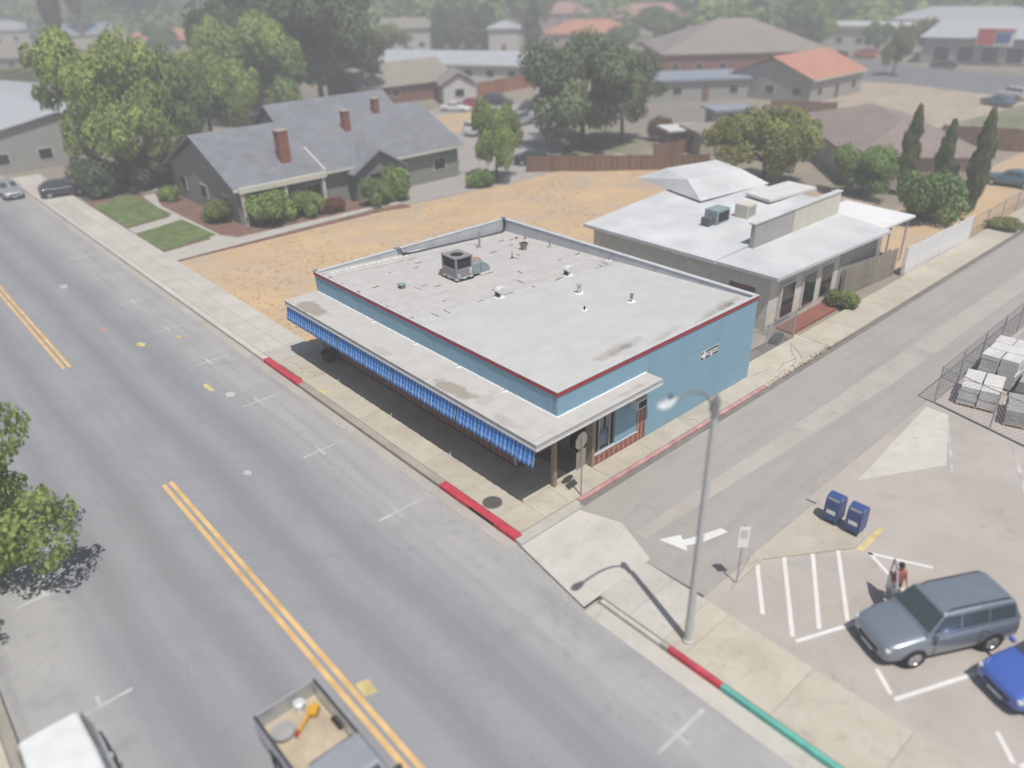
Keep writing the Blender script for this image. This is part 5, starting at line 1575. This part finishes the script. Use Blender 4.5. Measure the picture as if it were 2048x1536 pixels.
HOUSES = [
    ('brown_roof_house', 'brown grey roofed house left of the orange fence', 55, 93, -.1, 17, 11, 2.8, 2.6, 'gable', 'wall_brick', 'shingle_tan', {}),
    ('white_gable_shed', 'small white gabled garage behind the far parked cars', 60.5, 83, R(60), 7, 5, 2.8, 1.6, 'gable', 'wall_white', 'shingle_tan', {}),
    ('long_metal_building', 'long pale metal roofed building behind the orange fence', 78, 104, R(-62), 46, 12, 3.0, 1.6, 'gable', 'wall_white', 'metal_roof', {}),
    ('white_wall_house', 'white walled building peeping out left of the tall hedge', 103, 156, R(-45), 12, 9, 5.5, 1.8, 'gable', 'wall_white', 'shingle_tan', {}),
    ('white_tower_house', 'narrow white house between the tall hedge and the dark cypress', 113, 131, R(-45), 7, 7, 5.4, 1.6, 'hip', 'wall_white', 'metal_roof', {}),
    ('orange_tile_house', 'house with an orange tile roof above the grey green tree', 139, 128, R(-40), 22, 12, 3.0, 2.8, 'hip', 'wall_pink', 'tile_terra', {}),
    ('pink_tile_house', 'pink tiled house at the top edge, left of the pair', 183, 186, R(-45), 26, 14, 3.6, 3.2, 'hip', 'wall_pink', 'tile_pink', {}),
    ('pink_tile_house', 'wider pink tiled house at the top edge, right of the pair', 187, 144, R(-45), 34, 14, 3.6, 3.4, 'hip', 'wall_pink', 'tile_pink', {}),
    ('hip_roof_hall', 'large brick hall under a broad grey brown hip roof', 121, 74, R(-42), 30, 24, 3.6, 5.0, 'hip', 'wall_brick', 'shingle_hip', {}),
    ('flat_carport', 'low blue grey flat roof beside the green hedge', 85, 58, R(-38), 17, 9, 2.9, .3, 'flat', 'wall_grey', 'blue_roof', {}),
    ('terracotta_house', 'pale house with a bright terracotta gable roof', 98, 46.5, 0, 15, 13, 3.3, 2.6, 'gable', 'wall_grey', 'tile_terra', {}),
    ('brown_hip_house', 'broad brown hip roofed house behind the three cypresses', 63.6, 17.2, R(43), 21, 11.5, 2.7, 2.2, 'hip', 'wall_tan', 'shingle_brown', {}),
    ('yard_shed', 'low tan roofed shed in the yard left of the green round tree', 57.5, 32.0, R(-30), 7, 4.5, 2.3, .25, 'flat', 'wall_tan', 'shingle_tan', {}),
    ('white_roof_shed', 'small shed with a white sheet roof in the dusty yard', 55.5, 36.0, R(-30), 3.6, 2.6, 2.1, .2, 'flat', 'wood_brown', 'roof_white', {}),
    ('grey_box_shed', 'grey box shed standing alone in the dusty yard', 68, 38.5, R(-30), 4.5, 3, 2.4, .25, 'flat', 'wall_grey', 'blue_roof', {}),
    ('white_shop_row', 'long white shop front beyond the far road', 172, 70, R(-75), 34, 12, 4.2, .5, 'flat', 'wall_white', 'roof_white', {}),
    ('left_warehouse', 'pale metal roofed building at the left edge behind the leafy tree', 3.5, 103, R(90), 44, 17, 4.0, 1.6, 'gable', 'wall_grey', 'metal_roof', {}),
    ('far_grey_house', 'long low grey roof below the pair of palms', 33, 197, R(-12), 32, 12, 3.0, 2.4, 'gable', 'wall_tan', 'shingle_tan', {}),
    ('far_blue_house', 'blue grey house behind the palm trunks', 46, 222, R(-20), 14, 12, 5.0, 2.4, 'gable', 'wall_grey', 'blue_roof', {}),
    ('far_tan_house', 'tan house with a reddish roof at the upper left', 61, 207, R(-30), 20, 11, 3.2, 2.6, 'hip', 'wall_pink', 'tile_terra', {}),
    ('far_white_house', 'pale roofed house at the far upper left corner', 38, 285, R(-10), 22, 13, 4.0, 2.6, 'hip', 'wall_white', 'metal_roof', {}),
    ('far_lavender_house', 'wide grey roofed house at the top edge above the dark oak', 126, 322, R(-40), 30, 14, 4.0, 3.6, 'hip', 'wall_grey', 'blue_roof', {}),
    ('far_stucco_house', 'stucco house half hidden by trees left of the dark oak', 70, 178, R(-30), 14, 10, 3.4, 2.4, 'hip', 'wall_pink', 'shingle_tan', {}),
    ('far_right_house', 'grey roofed building at the upper right corner behind the store', 205, 62, R(-70), 34, 16, 4.2, 2.6, 'hip', 'wall_grey', 'metal_roof', {}),
]
for h in HOUSES:
    house(*h[:12], z=GZ, cat='building' if any(k in h[0] for k in ('hall', 'shop', 'warehouse', 'metal_building')) else ('shed' if 'shed' in h[0] or 'carport' in h[0] else 'house'))
# the store with the red and blue sign
stn = thing('corner_store', 'grey store with a red and blue sign on its front', 'shop', (157, 37, GZ), R(-75))
B(-14, -7, 0, 14, 7, 4.6).build('wall', 'wall_grey', stn)
MB().solid([(-14.8, -7.8, 4.6), (14.8, -7.8, 4.6), (14.8, 7.8, 4.6), (-14.8, 7.8, 4.6)], [(-12, -1, 7.4), (12, -1, 7.4), (12, 1, 7.4), (-12, 1, 7.4)]).build('roof', 'metal_roof', stn)
B(-5.2, -8.2, 3.4, .8, -7.9, 6.2).build('sign_board', 'sign_white', stn)
B(-5.0, -8.3, 3.6, -2.4, -8.21, 6.0).build('sign_panel', 'store_red', stn)
B(-2.2, -8.3, 4.0, .2, -8.21, 5.6).build('sign_panel', 'store_blue', stn)
B(-5.2, -8.35, 6.0, .8, -8.22, 6.3).build('sign_band', 'store_red', stn)
for k in range(6):
    f = B(-12 + 4 * k, -7.06, .4, -9 + 4 * k, -7.001, 3.2).build('window', 'trim_cream', stn)
    B(-11.85 + 4 * k, -7.09, .55, -9.15 + 4 * k, -7.061, 3.05).build('pane', 'glass_dark', f)
# lawns and paths
struct(MB().prism([(-.35, 50.4), (3.9, 51.5), (3.6, 62), (-.35, 59.5)], -.06, -.02).build('lawn', 'lawn', bevel=.02))
struct(MB().prism([(-.4, 42.1), (4.2, 42.9), (3.9, 49.4), (-.4, 47.9)], -.06, -.02).build('lawn', 'lawn', bevel=.02))
struct(MB().prism([(-.5, 39.1), (17.0, 39.9), (20, 39.6), (20, 40.6), (5.2, 41.0), (4.4, 42.6), (4.2, 55), (5.4, 60), (4.2, 60), (3.5, 50.9), (-.4, 50.0), (-.4, 48.2), (3.4, 49.1), (3.5, 42.2), (-.5, 41.6)], -.06, -.03).build('garden_path', 'concrete_pale'))

# ------------------------------------------------------------------ trees
def leaf_quad(mb, c, nrm, s, r_):
    t = nrm.cross(Vector((r_.uniform(-1, 1), r_.uniform(-1, 1), r_.uniform(-1, 1)))).normalized()
    b = nrm.cross(t)
    i = len(mb.v)
    a = s * r_.uniform(.7, 1.3)
    w = a * r_.uniform(.5, .8)
    mb.v += [tuple(c - t * a), tuple(c + b * w + nrm * a * .15), tuple(c + t * a), tuple(c - b * w + nrm * a * .15)]
    mb.f.append((i, i + 1, i + 2, i + 3))

def set_tone(me, tone):
    me.attributes.new('clump', 'FLOAT', 'POINT').data.foreach_set('value', tone)

def crown(seed, shape, n, s):
    """unit crown: radius 1, z 0..1 of the whole tree (crown only)"""
    r_ = random.Random(seed)
    mb = MB()
    clumps = []
    if shape == 'round':
        for k in range(22):
            a, rr = r_.uniform(0, 2 * PI), math.sqrt(r_.random()) * .80
            z = .34 + .54 * r_.random()
            lim = math.sqrt(max(.05, 1 - ((z - .58) / .5) ** 2))
            clumps.append((Vector((rr * lim * math.cos(a), rr * lim * math.sin(a), z)), r_.uniform(.17, .33)))
    elif shape == 'loose':
        for k in range(24):
            a, rr = r_.uniform(0, 2 * PI), .25 + .65 * r_.random()
            z = .26 + .62 * r_.random()
            lim = 1 - .5 * max(0, z - .6) / .4
            clumps.append((Vector((rr * lim * math.cos(a), rr * lim * math.sin(a), z)), r_.uniform(.15, .30)))
    elif shape == 'bush':
        for k in range(16):
            a, rr = r_.uniform(0, 2 * PI), math.sqrt(r_.random()) * .62
            clumps.append((Vector((rr * math.cos(a), rr * math.sin(a), .22 + .5 * r_.random() * (1 - .5 * rr))), r_.uniform(.28, .42)))
    elif shape == 'column':
        for k in range(22):
            z = .06 + .86 * k / 21
            w = math.sin(min(1, (z + .12) * 1.6) * PI / 2) * (1 - z ** 3 * .92)
            a = r_.uniform(0, 2 * PI)
            clumps.append((Vector((.2 * w * math.cos(a), .2 * w * math.sin(a), z)), max(.10, .78 * w)))
    core = len(clumps)
    if shape in ('round', 'loose'):
        # small outlying tufts break up the outline
        for k in range(34):
            c, rad = clumps[r_.randrange(core)]
            d = Vector((r_.gauss(0, 1), r_.gauss(0, 1), r_.gauss(0, .6) + .15)).normalized()
            clumps.append((c + Vector((d.x, d.y, d.z * .6)) * rad * r_.uniform(1.0, 1.35), r_.uniform(.06, .13)))
    tot = sum(rad ** 2 for c, rad in clumps)
    tone = []
    for c, rad in clumps:
        per = int(n * rad ** 2 / tot)
        tv = r_.uniform(-.28, .26)
        tone += [tv] * (4 * per)
        for k in range(per):
            d = Vector((r_.gauss(0, 1), r_.gauss(0, 1), r_.gauss(0, 1))).normalized()
            q = rad * (.55 + .5 * r_.random() ** .5) * (1 + .18 * math.sin(5 * d.x + 3 * d.z))
            zs = (.09 if shape == 'column' else .42)
            p = c + Vector((d.x * q, d.y * q, d.z * q * zs / max(.3, 1) if shape == 'column' else d.z * q * .62))
            if p.z < .02:
                p.z = .02 + r_.random() * .03
            nn_ = (d + Vector((r_.gauss(0, .5), r_.gauss(0, .5), r_.gauss(0, .5) + .35))).normalized()
            leaf_quad(mb, p, nn_, s, r_)
    me = mb.mesh('crown_%s' % shape)
    set_tone(me, tone)
    return me, clumps[:core]

def trunk_mesh(seed, clumps, zt=.45):
    r_ = random.Random(seed)
    mb = MB()
    pts = [(0, 0, 0), (.015, .01, zt * .35), (-.01, .02, zt * .7), (.02, 0, zt)]
    mb.path(pts, [.055, .042, .036, .028], 8)
    for c, rad in clumps[:11]:
        b = Vector((0, 0, zt * r_.uniform(.55, 1)))
        m_ = b.lerp(c, .5) + Vector((r_.uniform(-.04, .04), r_.uniform(-.04, .04), -.03))
        mb.path([b, m_, c], [.022, .014, .006], 5)
    return mb.mesh('trunk')

CR = {}
for shape, count, n, s in (('round', 4, 26000, .024), ('loose', 3, 26000, .0225), ('bush', 3, 7000, .045), ('column', 2, 8000, .05)):
    CR[shape] = []
    for k in range(count):
        me, cl = crown(100 + 17 * k + len(shape), shape, n, s)
        CR[shape].append((me, trunk_mesh(k, cl, .5 if shape in ('round', 'loose') else .7)))
me, cl = crown(5, 'loose', 26000, .019)
CR['fine'] = [(me, trunk_mesh(3, cl, .5))]
def tree(name, label, x, y, h, r_, shape, leaf, k=0, cat='tree', z=GZ, rot=None, group=None, bare=False):
    o = thing(name, label, cat, (x, y, z), rnd.uniform(0, 6) if rot is None else rot, group)
    me, tm = CR[shape][k % len(CR[shape])]
    if not me.materials:
        me.materials.append(None)
    c = link('crown', me, None, o)
    c.material_slots[0].link = 'OBJECT'
    c.material_slots[0].material = M(leaf)
    c.scale = (r_, r_, h)
    tk = link('trunk', tm, 'trunk_bark', o)
    tk.scale = (min(r_, h * .6), min(r_, h * .6), h)
    return o

TREES = [
    ('street_tree', 'broad leafy tree hanging over the opposite kerb at the left edge', -19.7, 9.8, 7.8, 4.6, 'fine', 'leaf_pale', 0),
    ('leafy_tree', 'big light green tree between the left warehouse and the lawn', 4.8, 66, 14.0, 6.6, 'loose', 'leaf_light', 0),
    ('leafy_tree', 'second light green tree leaning over the grey house roof edge', 10.5, 69, 12, 5.5, 'round', 'leaf_mid', 1),
    ('leafy_tree', 'light green tree behind the left end of the grey house', 19, 78, 11, 6.2, 'loose', 'leaf_light', 1),
    ('leafy_tree', 'light green tree beside the dark oak behind the grey house', 29.5, 87, 14, 7.8, 'round', 'leaf_light', 2),
    ('dark_oak', 'huge dark oak rising behind the grey house roof', 41, 90, 18, 9.5, 'round', 'leaf_dark', 3),
    ('dark_oak', 'dark oak filling in on the left of the huge oak', 36, 101, 17, 8.5, 'round', 'leaf_dark', 1),
    ('driveway_tree', 'single bright green tree at the corner of the driveway', 31.2, 39.6, 7.0, 2.9, 'round', 'leaf_light', 0),
    ('tall_tree', 'tall grey green tree with hanging foliage behind the dry field', 48, 44, 12.5, 7.4, 'loose', 'leaf_grey', 2),
    ('tall_tree', 'grey green tree behind the fence right of the tall hanging tree', 53.5, 43, 9.5, 4.6, 'loose', 'leaf_grey', 0),
    ('round_tree', 'round yellow green tree behind the pale neighbouring building', 47.5, 20.5, 6.8, 5.2, 'round', 'leaf_olive', 1),
    ('dark_shrub_tree', 'dark green bushy tree left of the cypresses', 49.5, 12.0, 4.4, 3.2, 'round', 'leaf_mid', 2),
    ('dark_shrub_tree', 'dark green rounded tree at the foot of the last cypress', 46.0, 4.8, 4.8, 3.0, 'bush', 'leaf_mid', 0),
    ('yard_tree', 'small rust brown tree in the dusty yard', 57, 40, 3.4, 1.7, 'bush', 'leaf_rust', 1),
    ('roadside_tree', 'slim olive tree in front of the far road', 126.5, 44.5, 7.5, 2.9, 'round', 'leaf_olive', 0),
    ('far_tree', 'round green tree left of the brick hall roof', 146, 113, 8.5, 6, 'round', 'leaf_mid', 1),
    ('far_tree', 'second green tree close to the brick hall roof', 141, 104, 6.5, 4.5, 'round', 'leaf_olive', 2),
    ('far_tree', 'bright green tree right of the brick hall roof', 161, 80, 13, 7.5, 'round', 'leaf_light', 3),
    ('far_tree', 'green tree above the white shop front', 196, 92, 13, 8, 'round', 'leaf_mid', 0),
    ('far_tree', 'dark tree behind the brick hall, left of its ridge', 197, 131, 15, 12, 'round', 'leaf_dark', 1),
    ('far_tree', 'dark tree behind the brick hall, right of its ridge', 206, 116, 15, 11, 'round', 'leaf_dark', 2),
    ('far_tree', 'small green tree before the white shop front', 160, 64, 6, 3.6, 'round', 'leaf_mid', 2),
    ('far_tree', 'yellowish tree between the white shops and the store', 160.5, 54, 7, 3.2, 'loose', 'leaf_olive', 1),
    ('far_tree', 'light green round tree at the upper left, left of the dark oak', 66, 172, 13, 8.5, 'round', 'leaf_light', 1),
    ('far_tree', 'light green tree at the top edge above the dark oak', 86, 195, 14, 10, 'round', 'leaf_light', 2),
    ('far_tree', 'green tree at the top edge right of the palms', 72, 262, 18, 12, 'round', 'leaf_mid', 3),
    ('far_tree', 'round tree beside the blue grey house', 56, 196, 7, 5, 'round', 'leaf_mid', 0),
    ('far_tree', 'low yellow green tree below the far pale roof', 33, 206, 5, 5, 'bush', 'leaf_olive', 2),
    ('far_tree', 'yellow green tree between the oak and the white walled building', 84, 138, 8, 5.5, 'loose', 'leaf_olive', 2),
    ('far_tree', 'light green tree at the top edge above the oak, right side', 103, 186, 17, 10, 'round', 'leaf_light', 0),
    ('far_tree', 'light green tree above the tall hedge, left', 128, 186, 15, 10, 'round', 'leaf_light', 3),
    ('far_tree', 'light green tree above the tall hedge, middle', 141, 176, 15, 10, 'round', 'leaf_light', 2),
    ('far_tree', 'light green tree above the tall hedge, right', 153, 168, 15, 10, 'round', 'leaf_mid', 1),
    ('far_tree', 'small green tree in front of the orange tile roof', 128, 108, 5.5, 4.5, 'round', 'leaf_mid', 0),
]
for t_ in TREES:
    tree(*t_[:9])
for x, y, h, lb in ((52.6, 9.8, 8.0, 'leftmost of the three slim cypresses'), (53.8, 7.2, 6.9, 'middle and shortest of the three slim cypresses'), (51.0, 3.6, 8.6, 'rightmost and tallest of the three slim cypresses')):
    tree('cypress_tree', lb, x, y, h, .95, 'column', 'leaf_cypress', int(h) % 2, group='three cypresses')
for i, (x, y) in enumerate(((108, 150), (110.2, 146.4), (112.2, 142.8), (114, 139.2))):
    tree('hedge_cypress', ['first', 'second', 'third', 'fourth'][i] + ' dark cypress from the left in the tall far hedge', x, y, 11, 3.2, 'column', 'leaf_dark', i, group='tall far hedge')
tree('hedge_cypress', 'single dark cypress right of the narrow white house', 107, 115, 13, 2.2, 'column', 'leaf_dark', 0)
for x, y, h, r_, lf, lb in ((6.0, 46.4, 2.2, 1.5, 'leaf_olive', 'round clipped shrub at the corner of the grey house'), (9.0, 42.7, 3.2, 2.5, 'leaf_light', 'large light green shrub in front of the house porch'), (12.2, 42.4, 2.6, 1.7, 'leaf_light', 'smaller light green shrub right of the porch shrub'),
                            (18.0, 40.7, 3.0, 1.6, 'leaf_mid', 'left of two bushes by the garden path'), (20.6, 41.0, 3.6, 1.9, 'leaf_light', 'right and taller of two bushes by the garden path'), (5.4, 56.4, 1.6, 1.3, 'leaf_light', 'small light shrub beside the upper lawn'),
                            (30.6, 46.8, 2.4, 1.4, 'leaf_olive', 'rounded shrub at the right end of the grey house'), (28.6, 39.2, 2.0, 1.6, 'leaf_mid', 'low bush at the foot of the driveway tree'), (25.7, 1.2, 1.1, 1.2, 'leaf_olive', 'small green shrub on the alley pavement by the grey fence'),
                            (48, -.2, 1.0, 1.6, 'leaf_olive', 'low weeds clump beyond the white panel fence'), (14.3, 41.9, 1.6, 1.2, 'leaf_rust', 'low reddish bush beside the porch'), (2.0, 64.0, 4.2, 3.0, 'leaf_dark', 'dark shrub under the big light green tree, nearest the street'), (6.5, 64.0, 4.6, 3.2, 'leaf_dark', 'dark shrub under the big light green tree, nearest the house'), (11.5, 63.5, 4.0, 2.8, 'leaf_mid', 'shrub filling the gap behind the upper lawn')):
    tree('shrub', lb, x, y, h, r_, 'bush', lf, int(x), 'shrub', z=-.08)
# clipped hedges
for (x0, y0), (x1, y1), h, w, lf, lb in (((82, 57.5), (97.5, 53.5), 2.2, 1.2, 'leaf_olive', 'long clipped hedge below the blue grey flat roof'), ((3, 165), (26, 160), 3.2, 2.2, 'leaf_olive', 'yellow green hedge at the left edge behind the warehouse')):
    hd_ = thing('hedge', lb, 'hedge', (x0, y0, GZ), math.atan2(y1 - y0, x1 - x0))
    ln = math.hypot(x1 - x0, y1 - y0)
    mb = MB()
    r_ = random.Random(5)
    for k in range(3600):
        x = r_.uniform(0, ln)
        top = r_.random() < .4
        p = Vector((x, r_.uniform(-w, w), h + r_.gauss(0, .1))) if top else Vector((x, r_.choice((-w, w)) + r_.gauss(0, .08), r_.uniform(0, h)))
        leaf_quad(mb, p, Vector((r_.gauss(0, .6), r_.gauss(0, .6) + (0 if top else (1 if p.y > 0 else -1)), 1 if top else .3)).normalized(), .2, r_)
    mb.build('foliage', lf, hd_)
    B(0, -w * .85, 0, ln, w * .85, h * .93).build('branch_core', 'leaf_dark', hd_)
# palms at the upper left
for x, y, h, lb in ((29, 178, 19.5, 'left and stouter of two tall palms with dry skirts'), (44, 216, 21, 'right and slimmer of two tall palms with dry skirts')):
    pt = thing('palm_tree', lb, 'palm tree', (x, y, GZ), group='pair of tall palms')
    MB().path([(0, 0, 0), (.2, .1, h * .5), (.1, .2, h)], [.55, .42, .38], 10).build('trunk', 'palm_bark', pt)
    r_ = random.Random(int(x))
    sk = MB()
    for k in range(900):
        a, zz = r_.uniform(0, 2 * PI), r_.random()
        rr = .6 + 2.0 * zz ** .5
        leaf_quad(sk, Vector((rr * math.cos(a), rr * math.sin(a), h - 11 + 11 * zz)), Vector((math.cos(a), math.sin(a), .3)).normalized(), .6, r_)
    sk.build('dry_skirt', 'palm_dead', pt)
    fr = MB()
    for k in range(40):
        a, el_ = r_.uniform(0, 2 * PI), r_.uniform(-.3, 1.2)
        for j in range(9):
            t = j / 8
            d = Vector((math.cos(a) * math.cos(el_), math.sin(a) * math.cos(el_), math.sin(el_)))
            p = Vector((0, 0, h)) + d * 3.4 * t - Vector((0, 0, 1.8 * t * t))
            for q in range(3):
                leaf_quad(fr, p, Vector((r_.gauss(0, .6), r_.gauss(0, .6), 1)).normalized(), .5, r_)
    fr.build('fronds', 'leaf_olive', pt)
# the wood of the far town, one mass of crowns with roofs showing between
far = MB()
r_ = random.Random(77)
cnt = 0
ftone = []
while cnt < 900:
    dist = 150 + 560 * r_.random() ** 1.4
    ang = R(r_.uniform(2, 84))
    x, y = -18 + dist * math.cos(ang), -18 + dist * math.sin(ang)
    if x < 18 or any(math.hypot(x - h[2], y - h[3]) < 16 for h in HOUSES) or (dist < 235 and ang < R(32)) or math.hypot(x - 29, y - 176) < 30 or any(abs(math.atan2(h[3] + 18, h[2] + 18) - ang) < 15 / math.hypot(h[3] + 18, h[2] + 18) and -90 < dist - math.hypot(h[3] + 18, h[2] + 18) < 5 for h in HOUSES):
        continue
    cnt += 1
    ftone += [r_.uniform(-.35, .35)] * 420
    hh, rr = r_.uniform(7, 15), r_.uniform(4.5, 9)
    for k in range(105):
        d = Vector((r_.gauss(0, 1), r_.gauss(0, 1), abs(r_.gauss(0, 1)) * .8)).normalized()
        q = .75 + .35 * r_.random() + .2 * math.sin(4 * d.x + 3 * d.y + cnt)
        leaf_quad(far, Vector((x + d.x * rr * q, y + d.y * rr * q, hh * .32 + d.z * hh * .62 * q)), (d + Vector((0, 0, .4))).normalized(), 1.15, r_)
fo = far.build('distant_trees', 'leaf_mid')
set_tone(fo.data, ftone)
tag(fo, 'distant mass of tree crowns filling the top of the view', 'trees', kind='stuff')
ri = random.Random(9)
lbls = []
for i in range(9):
    dist = 260 + 34 * i
    ang = R((8, 71, 27, 52, 40, 64, 15, 33, 58, 47, 21, 75, 37, 61, 11, 68)[i])
    x, y = -18 + dist * math.cos(ang), -18 + dist * math.sin(ang)
    roofm = ('shingle_tan', 'tile_terra', 'metal_roof', 'shingle_brown', 'blue_roof')[i % 5]
    house('distant_house', 'distant ' + {'shingle_tan': 'tan', 'tile_terra': 'terracotta', 'metal_roof': 'pale metal', 'shingle_brown': 'brown', 'blue_roof': 'blue grey'}[roofm] + (' hip roof' if i % 2 == 0 else ' gable roof') + ' among the far trees, ' + ('rightmost', 'right', 'middle', 'left', 'leftmost')[min(4, int(math.degrees(ang) / 17))] + (' nearer' if i < 8 else ' farther') + ' one', x, y, ri.uniform(0, 3), ri.uniform(14, 22), ri.uniform(10, 13), 4.2, 3.2, ('hip', 'gable')[i % 2], ('wall_white', 'wall_pink', 'wall_tan')[i % 3], roofm, wins=False, z=GZ, group='distant roofs among the far trees')
# dry grass tufts in the vacant field
dg = MB()
r_ = random.Random(3)
for k in range(9000):
    x, y = r_.uniform(-.55, 47), r_.uniform(18.6, 38.6)
    if math.sin(x * .45 + 1.7 * math.sin(y * .3)) + math.sin(y * .62 + x * .2) < -.1 + r_.gauss(0, .5):
        continue
    a = r_.uniform(0, PI)
    h = r_.uniform(.01, .045)
    w = r_.uniform(.03, .12)
    z = fz(x, y) - .01
    dx, dy = math.cos(a) * w, math.sin(a) * w
    lx, ly = r_.gauss(0, .16), r_.gauss(0, .16)
    i = len(dg.v)
    dg.v += [(x - dx, y - dy, z), (x + dx, y + dy, z), (x + dx * 1.2 + lx, y + dy * 1.2 + ly, z + h), (x - dx * 1.2 + lx, y - dy * 1.2 + ly, z + h)]
    dg.f.append((i, i + 1, i + 2, i + 3))
tag(dg.build('dry_grass', 'dry_grass'), 'patches of dry yellow grass over the vacant field', 'grass', kind='stuff')

# ------------------------------------------------------------------ haze volume added to fade the view with a pale veil
hz = B(-640, -640, -1.2, 1840, 1840, 27.5).build('haze', None)
t = bpy.data.materials.new('added_haze')
t.use_nodes = True
t.node_tree.nodes.clear()
ou = t.node_tree.nodes.new('ShaderNodeOutputMaterial')
vo = t.node_tree.nodes.new('ShaderNodeVolumePrincipled')
vo.inputs['Color'].default_value = (.93, .94, .96, 1)
vo.inputs['Density'].default_value = HAZE
vo.inputs['Anisotropy'].default_value = 0.1
t.node_tree.links.new(vo.outputs[0], ou.inputs['Volume'])
hz.data.materials.append(t)
tag(hz, 'added pale haze volume that fades the whole view', 'haze', kind='stuff')
